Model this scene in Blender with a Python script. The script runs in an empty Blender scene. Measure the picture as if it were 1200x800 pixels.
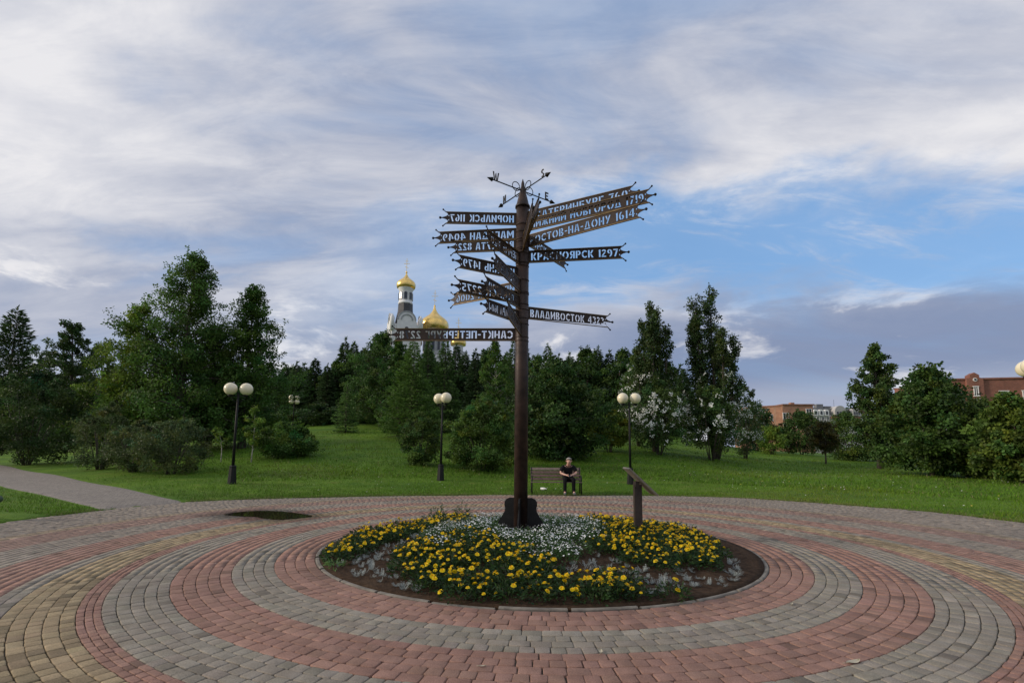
import bpy, bmesh, math, random
import numpy as np
from mathutils import Matrix, Vector
sc = bpy.context.scene
COL = sc.collection
rad = math.radians
PI = math.pi

# ---------------------------------------------------------------- camera
CAM_H = 1.6
cam_d = bpy.data.cameras.new('camera')
cam = bpy.data.objects.new('camera', cam_d)
COL.objects.link(cam)
F_PX, PITCH, ROLL, CY = 573.0, rad(6.5), rad(0.5), 463.5      # in pixels of the 1200 x 800 photograph
cam_d.sensor_width = 36.0
cam_d.lens = F_PX / 1200 * 36.0
cam_d.shift_y = (CY - 400.0) / 1200.0
cam_d.clip_start = 0.05
cam_d.clip_end = 6000.0
cam.matrix_world = Matrix.Translation((0, 0, CAM_H)) @ Matrix.Rotation(PI / 2 + PITCH, 4, 'X') @ Matrix.Rotation(ROLL, 4, 'Z')
sc.camera = cam

# ---------------------------------------------------------------- sun and exposure
SUN_AZ, SUN_EL = -96.0, 19.0              # degrees from +Y towards +X
sun_d = bpy.data.lights.new('sun', 'SUN')
sun_d.energy = 1.9
sun_d.angle = rad(12)
sun_d.color = (1.0, 0.86, 0.70)
sun = bpy.data.objects.new('sun', sun_d)
COL.objects.link(sun)
to_sun = Vector((math.sin(rad(SUN_AZ)) * math.cos(rad(SUN_EL)), math.cos(rad(SUN_AZ)) * math.cos(rad(SUN_EL)), math.sin(rad(SUN_EL))))
sun.rotation_euler = to_sun.to_track_quat('Z', 'Y').to_euler()
sc.view_settings.view_transform = 'Standard'
sc.view_settings.look = 'None'
sc.view_settings.exposure = 0.42
sc.view_settings.gamma = 1.0

# ---------------------------------------------------------------- node helper
class NT:
    def __init__(s, tree):
        s.t = tree; s.n = tree.nodes; s.l = tree.links
    def node(s, typ, **kw):
        n = s.n.new(typ)
        for k, v in kw.items(): setattr(n, k, v)
        return n
    def put(s, sock, v):
        if isinstance(v, bpy.types.NodeSocket): s.l.new(v, sock)
        elif isinstance(v, (tuple, list)) and sock.type == 'RGBA' and len(v) == 3: sock.default_value = (*v, 1)
        else: sock.default_value = v
    def m(s, op, a, b=None, c=None, clamp=False):
        n = s.node('ShaderNodeMath', operation=op); n.use_clamp = clamp
        s.put(n.inputs[0], a)
        if b is not None: s.put(n.inputs[1], b)
        if c is not None: s.put(n.inputs[2], c)
        return n.outputs[0]
    def ss(s, v, a, b, lo=0.0, hi=1.0):
        n = s.node('ShaderNodeMapRange', interpolation_type='SMOOTHSTEP')
        s.put(n.inputs[0], v); s.put(n.inputs[1], a); s.put(n.inputs[2], b); s.put(n.inputs[3], lo); s.put(n.inputs[4], hi)
        return n.outputs[0]
    def mix(s, f, a, b, blend='MIX'):
        n = s.node('ShaderNodeMix', data_type='RGBA', blend_type=blend)
        s.put(n.inputs[0], f); s.put(n.inputs[6], a); s.put(n.inputs[7], b)
        return n.outputs[2]
    def noise(s, vec, scale, detail=4.0, rough=0.55, dist=0.0, col=False):
        n = s.node('ShaderNodeTexNoise')
        if vec is not None: s.put(n.inputs['Vector'], vec)
        n.inputs['Scale'].default_value = scale; n.inputs['Detail'].default_value = detail
        n.inputs['Roughness'].default_value = rough; n.inputs['Distortion'].default_value = dist
        return n.outputs['Color' if col else 'Fac']
    def xyz(s, x, y, z):
        n = s.node('ShaderNodeCombineXYZ')
        for i, v in enumerate((x, y, z)): s.put(n.inputs[i], v)
        return n.outputs[0]
    def mapping(s, vec, loc=(0, 0, 0), rot=(0, 0, 0), scale=(1, 1, 1)):
        n = s.node('ShaderNodeMapping'); s.put(n.inputs[0], vec)
        n.inputs[1].default_value = loc; n.inputs[2].default_value = rot; n.inputs[3].default_value = scale
        return n.outputs[0]

# ---------------------------------------------------------------- world: evening sky with a broken cloud sheet
world = bpy.data.worlds.new('World')
sc.world = world
world.use_nodes = True
wt = NT(world.node_tree)
wt.n.clear()
sky = wt.node('ShaderNodeTexSky', sky_type='NISHITA')
sky.sun_disc = False
sky.sun_elevation = rad(SUN_EL)
sky.sun_rotation = rad(SUN_AZ)
sky.air_density = 1.0; sky.dust_density = 0.6; sky.ozone_density = 1.6
tc = wt.node('ShaderNodeTexCoord').outputs['Generated']
nrm = wt.node('ShaderNodeVectorMath', operation='NORMALIZE'); wt.put(nrm.inputs[0], tc)
sp = wt.node('ShaderNodeSeparateXYZ'); wt.put(sp.inputs[0], nrm.outputs[0])
dx, dy, dz = sp.outputs
el = wt.m('MULTIPLY', wt.m('ARCSINE', dz), 180 / PI)
az = wt.m('MULTIPLY', wt.m('ARCTAN2', dx, dy), 180 / PI)
den = wt.m('ADD', wt.m('MAXIMUM', dz, 0.0), 0.24)
plane = wt.xyz(wt.m('DIVIDE', dx, den), wt.m('DIVIDE', dy, den), 0.0)
# long streaks of the high cloud sheet, softer lumps of the low bank
streak = wt.noise(wt.mapping(plane, (3.1, 1.7, 0), (0, 0, rad(28)), (0.62, 1.35, 1)), 1.75, 7, 0.56, 0.45)
lump = wt.noise(wt.mapping(plane, (8.4, 2.2, 0.4), (0, 0, rad(-15)), (0.9, 0.9, 1)), 1.25, 6, 0.54, 0.25)
fine = wt.noise(wt.mapping(plane, (1.4, 5.2, 0.9), (0, 0, rad(24)), (0.55, 1.5, 1)), 4.6, 8, 0.66, 0.6)
puff = wt.noise(wt.mapping(nrm.outputs[0], (2.2, 0.3, 1.1), (0, 0, 0), (1, 1, 2.6)), 5.5, 7, 0.6, 0.3)
# the blue break: a band that arches over azimuth 12 degrees
warp = wt.m('MULTIPLY', wt.m('SUBTRACT', lump, 0.5), 16.0)
warp2 = wt.m('MULTIPLY', wt.m('SUBTRACT', puff, 0.5), 9.0)
line = wt.m('SUBTRACT', 25.2, wt.m('MULTIPLY', wt.m('ABSOLUTE', wt.m('SUBTRACT', az, 14.0)), 0.21))
off = wt.m('ADD', wt.m('SUBTRACT', el, line), wt.m('ADD', warp, warp2))
up = wt.ss(off, 2.5, 7.5, 1.0, 0.0)
dn = wt.ss(off, -8.5, -3.5, 0.0, 1.0)
side = wt.m('MULTIPLY', wt.ss(az, -34.0, 8.0), wt.ss(az, 62.0, 95.0, 1.0, 0.0))
gap = wt.m('MULTIPLY', wt.m('MULTIPLY', up, dn), side)
veil = wt.ss(fine, 0.46, 0.78)                                   # thin cirrus inside the break
gap = wt.m('MULTIPLY', gap, wt.m('SUBTRACT', 1.0, wt.m('MULTIPLY', veil, 0.75)))
thin = wt.ss(streak, 0.32, 0.54, 0.40, 0.0)                       # thinner places of the sheet everywhere else
thin = wt.m('MULTIPLY', thin, wt.ss(el, 12.0, 18.0, 0.35, 1.0))
clear = wt.m('MAXIMUM', wt.m('MULTIPLY', gap, 0.93), thin)
cover = wt.m('SUBTRACT', 1.0, clear, clamp=True)
# cloud brightness: streaky relief, greyer low down, brightest towards the sun's side
bright = wt.m('ADD', wt.m('MULTIPLY', wt.ss(streak, 0.36, 0.70), 0.50), wt.m('MULTIPLY', wt.ss(fine, 0.34, 0.68), 0.24))
bright = wt.m('ADD', bright, wt.ss(lump, 0.32, 0.68, 0.10, 0.40))
bright = wt.m('ADD', bright, wt.m('MULTIPLY', wt.ss(az, -22.0, -50.0), wt.ss(el, 14.0, 30.0, 0.0, 0.30)))
low = wt.ss(wt.m('ADD', el, warp2), 11.0, 21.0, wt.ss(az, -12.0, 16.0, 0.50, 0.06), 1.0)
bright = wt.m('MULTIPLY', bright, low)
glint = wt.m('MULTIPLY', wt.ss(puff, 0.53, 0.66), wt.ss(el, 18.0, 13.0, 0.0, 0.62))
bright = wt.m('ADD', bright, glint)
bright = wt.m('ADD', bright, wt.ss(el, 8.5, 5.5, 0.0, 0.22), clamp=True)
K = 10.0                                                          # the Background runs at 0.1
cloud = wt.mix(bright, tuple(K * v for v in (0.170, 0.216, 0.335)), tuple(K * v for v in (0.615, 0.61, 0.63)))
blue = wt.mix(0.55, sky.outputs[0], tuple(K * v for v in (0.17, 0.37, 0.70)))
col = wt.mix(cover, blue, cloud)
bg = wt.node('ShaderNodeBackground'); wt.put(bg.inputs[0], col); bg.inputs[1].default_value = 0.1
wo = wt.node('ShaderNodeOutputWorld'); wt.l.new(bg.outputs[0], wo.inputs[0])

# ---------------------------------------------------------------- materials
MAT = {}
def new_mat(name):
    m = bpy.data.materials.new(name); m.use_nodes = True
    t = NT(m.node_tree); b = t.n['Principled BSDF']
    MAT[name] = m
    return m, t, b
def simple(name, col, rough=0.6, metal=0.0, var=0.12, scale=8.0, bump=0.0, spec=0.5):
    m, t, b = new_mat(name)
    co = t.node('ShaderNodeTexCoord').outputs['Object']
    n = t.noise(co, scale, 5, 0.6)
    c = t.mix(t.ss(n, 0.3, 0.7), tuple(v * (1 - var) for v in col), tuple(min(1, v * (1 + var)) for v in col))
    t.put(b.inputs['Base Color'], c)
    t.put(b.inputs['Roughness'], t.ss(t.noise(co, scale * 3, 4, 0.6), 0.2, 0.8, max(0.02, rough - 0.1), min(1, rough + 0.1)))
    b.inputs['Metallic'].default_value = metal
    b.inputs['Specular IOR Level'].default_value = spec
    if bump:
        bn = t.node('ShaderNodeBump'); bn.inputs['Strength'].default_value = bump; bn.inputs['Distance'].default_value = 0.01
        t.put(bn.inputs['Height'], t.noise(co, scale * 4, 6, 0.65)); t.l.new(bn.outputs[0], b.inputs['Normal'])
    return m

simple('iron_brown', (0.034, 0.019, 0.014), 0.52, 0.15, 0.55, 5.0, 0.4, 0.4)
simple('plate_brown', (0.034, 0.021, 0.015), 0.55, 0.15, 0.25, 9.0, 0.1, 0.35)
simple('trim_brass', (0.20, 0.135, 0.060), 0.45, 0.5, 0.2, 12.0)
simple('iron_black', (0.010, 0.010, 0.010), 0.60, 0.0, 0.3, 10.0, 0.0, 0.25)
simple('globe_cream', (0.78, 0.70, 0.50), 0.22, 0.0, 0.05, 3.0)
simple('wood_slat', (0.125, 0.075, 0.060), 0.6, 0.0, 0.3, 14.0, 0.2)
simple('wood_pale', (0.19, 0.145, 0.115), 0.6, 0.0, 0.25, 14.0, 0.2)
simple('stand_wood', (0.036, 0.024, 0.019), 0.55, 0.0, 0.3, 10.0, 0.2)
simple('panel_grey', (0.16, 0.14, 0.11), 0.5, 0.0, 0.2, 10.0)
simple('panel_print', (0.42, 0.40, 0.34), 0.35, 0.0, 0.25, 9.0)
simple('skin', (0.56, 0.33, 0.25), 0.5, 0.0, 0.08, 20.0)
simple('black_cloth', (0.013, 0.013, 0.015), 0.9, 0.0, 0.2, 30.0, 0.0, 0.12)
simple('black_trousers', (0.009, 0.009, 0.010), 0.9, 0.0, 0.2, 30.0, 0.0, 0.12)
simple('grey_hair', (0.30, 0.27, 0.24), 0.6, 0.0, 0.35, 60.0)
simple('shoe_grey', (0.13, 0.13, 0.13), 0.6)
simple('phone_black', (0.02, 0.02, 0.022), 0.25)
simple('white_plastic', (0.78, 0.78, 0.76), 0.35)
simple('bin_green', (0.045, 0.075, 0.035), 0.6, 0.0, 0.3, 12.0)
simple('church_white', (0.72, 0.72, 0.72), 0.7, 0.0, 0.05, 1.0)
simple('church_grey', (0.34, 0.35, 0.37), 0.7, 0.0, 0.08, 1.0)
simple('church_roof', (0.045, 0.045, 0.05), 0.5, 0.2, 0.15, 1.0)
simple('gold', (0.86, 0.60, 0.20), 0.30, 0.9, 0.06, 0.8)
simple('glass_dark', (0.035, 0.04, 0.05), 0.15, 0.0, 0.2, 2.0)
simple('frame_white', (0.75, 0.75, 0.74), 0.5)
simple('render_pale', (0.42, 0.41, 0.40), 0.8, 0.0, 0.12, 0.6)
simple('roof_grey', (0.16, 0.165, 0.17), 0.6, 0.1, 0.15, 0.8)
simple('roof_rust', (0.24, 0.11, 0.07), 0.7, 0.0, 0.2, 0.8)
simple('kerb_concrete', (0.165, 0.148, 0.122), 0.9, 0.0, 0.30, 9.0, 0.5)
simple('bark', (0.075, 0.060, 0.048), 0.9, 0.0, 0.35, 9.0, 0.6)
simple('bark_pale', (0.30, 0.28, 0.24), 0.85, 0.0, 0.45, 5.0, 0.4)
simple('dry_leaf', (0.42, 0.38, 0.28), 0.7)

def attr_mat(name, rough=0.7, transl=0.0, noise_scale=0.0, bump=0.0, spec=0.3, nvar=0.25):
    m, t, b = new_mat(name)
    a = t.node('ShaderNodeAttribute'); a.attribute_name = 'col'
    c = a.outputs['Color']
    if noise_scale:
        co = t.node('ShaderNodeNewGeometry').outputs['Position']
        c = t.mix(1.0, c, t.mix(t.ss(t.noise(co, noise_scale, 6, 0.7), 0.25, 0.75), (1 - nvar,) * 3, (1 + nvar,) * 3), 'MULTIPLY')
        g = t.noise(co, noise_scale * 0.06, 4, 0.6)
        c = t.mix(1.0, c, t.mix(t.ss(g, 0.35, 0.7), (0.84, 0.83, 0.81), (1.08, 1.08, 1.08)), 'MULTIPLY')
        if bump:
            bn = t.node('ShaderNodeBump'); bn.inputs['Strength'].default_value = bump; bn.inputs['Distance'].default_value = 0.004
            t.put(bn.inputs['Height'], t.noise(co, noise_scale * 2, 5, 0.7)); t.l.new(bn.outputs[0], b.inputs['Normal'])
    t.put(b.inputs['Base Color'], c)
    b.inputs['Roughness'].default_value = rough
    b.inputs['Specular IOR Level'].default_value = spec
    if transl:
        tr = t.node('ShaderNodeBsdfTranslucent'); t.put(tr.inputs[0], c)
        mx = t.node('ShaderNodeMixShader'); mx.inputs[0].default_value = transl
        t.l.new(b.outputs[0], mx.inputs[1]); t.l.new(tr.outputs[0], mx.inputs[2])
        t.l.new(mx.outputs[0], t.n['Material Output'].inputs[0])
    return m
attr_mat('leaf', 0.60, 0.34, spec=0.3)
attr_mat('petal', 0.6, 0.15, spec=0.2)
attr_mat('blade', 0.6, 0.2, spec=0.2)
attr_mat('paver', 0.85, 0.0, 95.0, 0.8, 0.25, 0.34)

m, t, b = new_mat('joint_sand')
co = t.node('ShaderNodeNewGeometry').outputs['Position']
t.put(b.inputs['Base Color'], t.mix(t.ss(t.noise(co, 9, 6, 0.7), 0.3, 0.7), (0.045, 0.038, 0.029), (0.115, 0.098, 0.074)))
b.inputs['Roughness'].default_value = 0.95
m, t, b = new_mat('lawn')
co = t.node('ShaderNodeNewGeometry').outputs['Position']
g1 = t.noise(co, 0.35, 5, 0.6); g2 = t.noise(co, 6.0, 5, 0.75); g3 = t.noise(co, 1.4, 4, 0.6)
c = t.mix(t.ss(g1, 0.35, 0.65), (0.070, 0.148, 0.010), (0.120, 0.218, 0.014))
c = t.mix(t.ss(g2, 0.35, 0.72, 0.0, 0.55), c, (0.036, 0.085, 0.009))
c = t.mix(t.ss(g3, 0.54, 0.72, 0.0, 0.6), c, (0.140, 0.165, 0.030))
c = t.mix(t.ss(t.noise(co, 0.16, 5, 0.65), 0.50, 0.68, 0.0, 0.5), c, (0.120, 0.150, 0.028))
t.put(b.inputs['Base Color'], c); b.inputs['Roughness'].default_value = 0.85; b.inputs['Specular IOR Level'].default_value = 0.15
bn = t.node('ShaderNodeBump'); bn.inputs['Strength'].default_value = 0.7; bn.inputs['Distance'].default_value = 0.06
t.put(bn.inputs['Height'], t.noise(co, 14.0, 5, 0.8)); t.l.new(bn.outputs[0], b.inputs['Normal'])
m, t, b = new_mat('soil')
co = t.node('ShaderNodeNewGeometry').outputs['Position']
c = t.mix(t.ss(t.noise(co, 14, 7, 0.75), 0.3, 0.7), (0.026, 0.016, 0.010), (0.075, 0.047, 0.029))
c = t.mix(t.ss(t.noise(co, 2.2, 4, 0.6), 0.5, 0.75, 0.0, 0.6), c, (0.088, 0.058, 0.036))
t.put(b.inputs['Base Color'], c); b.inputs['Roughness'].default_value = 0.95; b.inputs['Specular IOR Level'].default_value = 0.1
bn = t.node('ShaderNodeBump'); bn.inputs['Strength'].default_value = 1.0; bn.inputs['Distance'].default_value = 0.03
t.put(bn.inputs['Height'], t.noise(co, 22, 6, 0.7)); t.l.new(bn.outputs[0], b.inputs['Normal'])
m, t, b = new_mat('path_paving')
co = t.node('ShaderNodeNewGeometry').outputs['Position']
br = t.node('ShaderNodeTexBrick'); t.put(br.inputs['Vector'], t.mapping(co, (0, 0, 0), (0, 0, rad(-33)), (1, 1, 1)))
br.inputs['Scale'].default_value = 1.0; br.inputs['Brick Width'].default_value = 0.2; br.inputs['Row Height'].default_value = 0.1
br.inputs['Mortar Size'].default_value = 0.006
br.inputs['Color1'].default_value = (0.20, 0.178, 0.155, 1); br.inputs['Color2'].default_value = (0.265, 0.235, 0.20, 1); br.inputs['Mortar'].default_value = (0.10, 0.09, 0.08, 1)
c = t.mix(t.ss(t.noise(co, 1.1, 6, 0.65), 0.4, 0.75, 0.0, 0.5), br.outputs[0], (0.17, 0.15, 0.125))
c = t.mix(1.0, c, t.mix(t.ss(t.noise(co, 11, 7, 0.8), 0.32, 0.68), (0.62, 0.60, 0.58), (1.22, 1.20, 1.18)), 'MULTIPLY')
t.put(b.inputs['Base Color'], c); b.inputs['Roughness'].default_value = 0.85
m, t, b = new_mat('puddle_water')
b.inputs['Base Color'].default_value = (0.022, 0.015, 0.010, 1); b.inputs['Roughness'].default_value = 0.03; b.inputs['IOR'].default_value = 1.33

def brick_mat(name, c1, c2, mortar):
    m, t, b = new_mat(name)
    tcn = t.node('ShaderNodeTexCoord').outputs['Object']
    s = t.node('ShaderNodeSeparateXYZ'); t.put(s.inputs[0], tcn)
    v = t.xyz(t.m('ADD', s.outputs[0], s.outputs[1]), s.outputs[2], 0.0)
    br = t.node('ShaderNodeTexBrick'); t.put(br.inputs['Vector'], v)
    br.inputs['Scale'].default_value = 1.0; br.inputs['Brick Width'].default_value = 0.26; br.inputs['Row Height'].default_value = 0.075
    br.inputs['Mortar Size'].default_value = 0.008
    for k, cc in zip(('Color1', 'Color2', 'Mortar'), (c1, c2, mortar)): br.inputs[k].default_value = (*cc, 1)
    n = t.noise(tcn, 0.7, 6, 0.65)
    t.put(b.inputs['Base Color'], t.mix(1.0, br.outputs[0], t.mix(t.ss(n, 0.3, 0.7), (0.78, 0.78, 0.78), (1.14, 1.12, 1.1)), 'MULTIPLY'))
    b.inputs['Roughness'].default_value = 0.85
brick_mat('brick_red', (0.215, 0.075, 0.052), (0.285, 0.105, 0.070), (0.22, 0.15, 0.12))
brick_mat('brick_orange', (0.33, 0.155, 0.095), (0.40, 0.20, 0.125), (0.30, 0.22, 0.16))

# ---------------------------------------------------------------- object helpers
def link(o, parent=None):
    COL.objects.link(o)
    if parent is not None: o.parent = parent
    return o
def tag(o, label, cat, group=None, kind=None):
    if label: o['label'] = label
    if cat: o['category'] = cat
    if group: o['group'] = group
    if kind: o['kind'] = kind
    return o
def thing(name, label, cat, loc=(0, 0, 0), rz=0.0, group=None):
    o = bpy.data.objects.new(name, None)
    o.empty_display_size = 0.2
    o.location = loc; o.rotation_euler = (0, 0, rz)
    link(o)
    return tag(o, label, cat, group)
def mesh_obj(name, me, parent=None, loc=(0, 0, 0), rz=0.0):
    o = bpy.data.objects.new(name, me)
    o.location = loc; o.rotation_euler = (0, 0, rz)
    return link(o, parent)

class MB:
    def __init__(s): s.v = []; s.f = []; s.sm = []
    def add(s, vs, fs, smooth=False):
        k = len(s.v); s.v += [tuple(p) for p in vs]
        for f in fs: s.f.append(tuple(i + k for i in f)); s.sm.append(smooth)
        return s
    def box(s, c, d, rz=0.0, M=None):
        x, y, z = d[0] / 2, d[1] / 2, d[2] / 2
        vs = [Vector((i * x, j * y, k * z)) for i in (-1, 1) for j in (-1, 1) for k in (-1, 1)]
        R = Matrix.Rotation(rz, 3, 'Z') if M is None else M
        vs = [R @ p + Vector(c) for p in vs]
        return s.add(vs, [(0, 1, 3, 2), (4, 6, 7, 5), (0, 4, 5, 1), (2, 3, 7, 6), (0, 2, 6, 4), (1, 5, 7, 3)])
    def tube(s, pts, r, n=8, caps=True, smooth=True):
        pts = [Vector(p) for p in pts]
        rs = r if isinstance(r, (list, tuple)) else [r] * len(pts)
        k = len(s.v); ref = Vector((0.31, 0.17, 0.93))
        for i, p in enumerate(pts):
            d = (pts[min(i + 1, len(pts) - 1)] - pts[max(i - 1, 0)]).normalized()
            a = d.cross(ref)
            if a.length < 0.05: a = d.cross(Vector((1, 0, 0)))
            a.normalize(); b = d.cross(a)
            for j in range(n):
                t = 2 * PI * j / n
                s.v.append(tuple(p + (a * math.cos(t) + b * math.sin(t)) * rs[i]))
        for i in range(len(pts) - 1):
            for j in range(n):
                s.f.append((k + i * n + j, k + i * n + (j + 1) % n, k + (i + 1) * n + (j + 1) % n, k + (i + 1) * n + j)); s.sm.append(smooth)
        if caps:
            s.f.append(tuple(k + j for j in range(n))[::-1]); s.sm.append(False)
            s.f.append(tuple(k + (len(pts) - 1) * n + j for j in range(n))); s.sm.append(False)
        return s
    def lathe(s, prof, n=24, c=(0, 0, 0), smooth=True, cap=True):
        k = len(s.v)
        for r, z in prof:
            for j in range(n):
                t = 2 * PI * j / n
                s.v.append((c[0] + r * math.cos(t), c[1] + r * math.sin(t), c[2] + z))
        for i in range(len(prof) - 1):
            for j in range(n):
                s.f.append((k + i * n + j, k + i * n + (j + 1) % n, k + (i + 1) * n + (j + 1) % n, k + (i + 1) * n + j)); s.sm.append(smooth)
        if cap:
            s.f.append(tuple(k + j for j in range(n))[::-1]); s.sm.append(False)
            s.f.append(tuple(k + (len(prof) - 1) * n + j for j in range(n))); s.sm.append(False)
        return s
    def ball(s, c, r, n=12, sz=1.0):
        m_ = max(6, n // 2)
        prof = [(max(1e-4, r * math.sin(PI * i / m_)), -r * sz * math.cos(PI * i / m_)) for i in range(m_ + 1)]
        return s.lathe(prof, n, c)
    def prism(s, pts, axis_pts0, axis_pts1):
        """closed polygon swept between two vertex loops"""
        n = len(pts); k = len(s.v)
        s.v += [tuple(p) for p in axis_pts0] + [tuple(p) for p in axis_pts1]
        s.f.append(tuple(range(k, k + n))[::-1]); s.sm.append(False)
        s.f.append(tuple(range(k + n, k + 2 * n))); s.sm.append(False)
        for i in range(n):
            j = (i + 1) % n
            s.f.append((k + i, k + j, k + n + j, k + n + i)); s.sm.append(False)
        return s
    def slab_xz(s, pts, y0, y1):
        return s.prism(pts, [(x, y0, z) for x, z in pts], [(x, y1, z) for x, z in pts])
    def slab_xy(s, pts, z0, z1):
        return s.prism(pts, [(x, y, z0) for x, y in pts], [(x, y, z1) for x, y in pts])
    def mesh(s, name, mat):
        me = bpy.data.meshes.new(name)
        me.from_pydata(s.v, [], s.f)
        me.polygons.foreach_set('use_smooth', s.sm)
        bm = bmesh.new(); bm.from_mesh(me); bmesh.ops.recalc_face_normals(bm, faces=bm.faces); bm.to_mesh(me); bm.free()
        me.materials.append(MAT[mat]); me.update()
        return me
    def build(s, name, mat, parent=None, loc=(0, 0, 0), rz=0.0):
        return mesh_obj(name, s.mesh(name, mat), parent, loc, rz)

def np_mesh(name, verts, quads, cols=None, mat=None, smooth=False, n=4):
    """verts (N,3), faces (M,n) numpy -> mesh, with a colour per vertex"""
    me = bpy.data.meshes.new(name)
    V = np.ascontiguousarray(verts, dtype=np.float32); Q = np.ascontiguousarray(quads, dtype=np.int32)
    me.vertices.add(len(V)); me.vertices.foreach_set('co', V.ravel())
    me.loops.add(Q.size); me.loops.foreach_set('vertex_index', Q.ravel())
    me.polygons.add(len(Q)); me.polygons.foreach_set('loop_start', np.arange(0, Q.size, n, dtype=np.int32))
    me.polygons.foreach_set('loop_total', np.full(len(Q), n, dtype=np.int32))
    if smooth: me.polygons.foreach_set('use_smooth', np.ones(len(Q), dtype=bool))
    if cols is not None:
        a = me.attributes.new('col', 'FLOAT_COLOR', 'POINT')
        c4 = np.ones((len(V), 4), dtype=np.float32); c4[:, :3] = cols
        a.data.foreach_set('color', c4.ravel())
    if mat: me.materials.append(MAT[mat])
    me.update(calc_edges=True); me.validate()
    return me

# ================================================================ SETTING
BX, BY = 0.455, 8.73                       # centre of the round bed and of the paving rings
EDGE = [(-10.9, 10.68), (-10.7, 12.8), (-9.67, 15.3), (-5.83, 17.1), (-2.5, 18.0), (.43, 18.55), (2.6, 18.5), (8.25, 18.2), (10.8, 15.8), (12.1, 14.1),
        (12.45, 12.1), (12.6, 8), (11, 0), (8, -5), (0, -8), (-8, -5), (-11, 0), (-11.3, 6)]
_e = np.array(EDGE) - (BX, BY)
_ea = np.arctan2(_e[:, 0], _e[:, 1]); _er = np.hypot(_e[:, 0], _e[:, 1])
_o = np.argsort(_ea); _ea = _ea[_o]; _er = _er[_o]
_ea = np.concatenate([_ea[-1:] - 2 * PI, _ea, _ea[:1] + 2 * PI]); _er = np.concatenate([_er[-1:], _er, _er[:1]])
def edge_r(a): return np.interp(a, _ea, _er)
_KT = np.array([-180, -75, -60, -48, -38, -31, -19, 0, 14, 20, 25, 35, 50, 75, 180.])
_KV = np.array([.03, .02, .012, .018, .045, .085, .125, .125, .125, .085, .050, .030, .022, .03, .03])
_KA = np.arange(-180, 181, 1.0); _KS = np.interp(_KA, _KT, _KV)
for _ in range(14): _KS[1:-1] = (_KS[:-2] + _KS[1:-1] + _KS[2:]) / 3
def ground_z(x, y):
    x = np.asarray(x, float); y = np.asarray(y, float)
    a = np.arctan2(x - BX, y - BY); s = np.maximum(0, np.hypot(x - BX, y - BY) - edge_r(a))
    k = np.interp(np.degrees(np.arctan2(x, y)), _KA, _KS)
    s2 = np.where(s < 42, s, 42 + 18 * (1 - np.exp(-(s - 42) / 60)))
    z = 0.03 * np.minimum(1, s / .4) + k * s2 * s2 / (s2 + 5)
    z = z + 0.05 * np.sin(x * .5 + 1.3) * np.sin(y * .43) * np.minimum(1, s / 6)
    return z
def gz(x, y): return float(ground_z(x, y))
def ray(px, py):
    u = (px - 600) / F_PX; v = -(py - CY) / F_PX
    c, s = math.cos(ROLL), math.sin(ROLL); u, v = c * u - s * v, s * u + c * v
    return np.array([u, math.cos(PITCH) - math.sin(PITCH) * v, math.sin(PITCH) + math.cos(PITCH) * v])
def at(px, py, Y):
    d = ray(px, py); return np.array([0, 0, CAM_H]) + d * (Y / d[1])
def on(px, py, z=0.0):
    d = ray(px, py); return np.array([0, 0, CAM_H]) + d * ((z - CAM_H) / d[2])

# ---- lawn: one sheet from under the paving to the horizon
NA = 720
aa = np.linspace(-PI, PI, NA, endpoint=False)
er = edge_r(aa) + 0.04 * np.sin(aa * 61) * np.sin(aa * 23 + 1) + 0.03 * np.sin(aa * 137 + 2)
rings = [er * 0, er * .5, er * .97, er - .02, er + .02, er + .2]
rings += [er + d for d in (.5, .9, 1.5, 2.2, 3, 4, 5, 6.2, 7.5, 9, 11, 13, 15.5, 18, 21, 24, 28, 32, 37, 42, 48, 55, 64, 76, 92, 115, 150, 210, 320, 600, 1200, 3500)]
V = []
for i, r in enumerate(rings):
    x = BX + r * np.sin(aa); y = BY + r * np.cos(aa)
    z = ground_z(x, y) if i >= 4 else np.full(NA, -.08 if i < 3 else -.06)
    V.append(np.stack([x, y, z], 1))
V = np.concatenate(V)
i0 = np.arange(len(rings) - 1)[:, None] * NA; j0 = np.arange(NA)[None, :]; j1 = (j0 + 1) % NA
Q = np.stack([i0 + j0, i0 + NA + j0, i0 + NA + j1, i0 + j1], -1).reshape(-1, 4)
lawn = mesh_obj('lawn', np_mesh('lawn', V, Q, None, 'lawn', True))
tag(lawn, None, None, None, 'structure')

# ---- plaza: a bed of dark sand with every paver laid on it in rings
mb = MB()
pe = [(BX + (r + .03) * math.sin(a), BY + (r + .03) * math.cos(a)) for a, r in zip(aa[::4], edge_r(aa[::4]))]
mb.slab_xy(pe, -.05, -.022)
plaza = mb.build('plaza', 'joint_sand')
tag(plaza, None, None, None, 'structure')

rng = np.random.default_rng(11)
GREY, RED, YEL = (0.262, 0.232, 0.188), (0.296, 0.174, 0.134), (0.330, 0.255, 0.155)
R_KERB = 3.58
bands = [(R_KERB, 4.11, 4, RED), (4.11, 4.61, 4, GREY), (4.61, 5.24, 5, RED), (5.24, 5.81, 5, GREY), (5.81, 6.0, 3, RED), (6.0, 6.55, 5, YEL),
         (6.55, 6.78, 2, GREY), (6.78, 7.50, 6, RED), (7.50, 8.35, 7, GREY), (8.35, 9.20, 7, RED), (9.20, 9.50, 3, YEL), (9.50, 12.9, 27, GREY)]
PUD = [(on(px, py)[0], on(px, py)[1]) for px, py in ((262, 603.0), (278, 600.2), (300, 598.6), (322, 598.8), (343, 600.6), (366, 604.6), (352, 606.8), (330, 608.6), (312, 607.8), (298, 605.4), (280, 604.6))]
pud = np.array(PUD); pudc = pud.mean(0)
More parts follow.
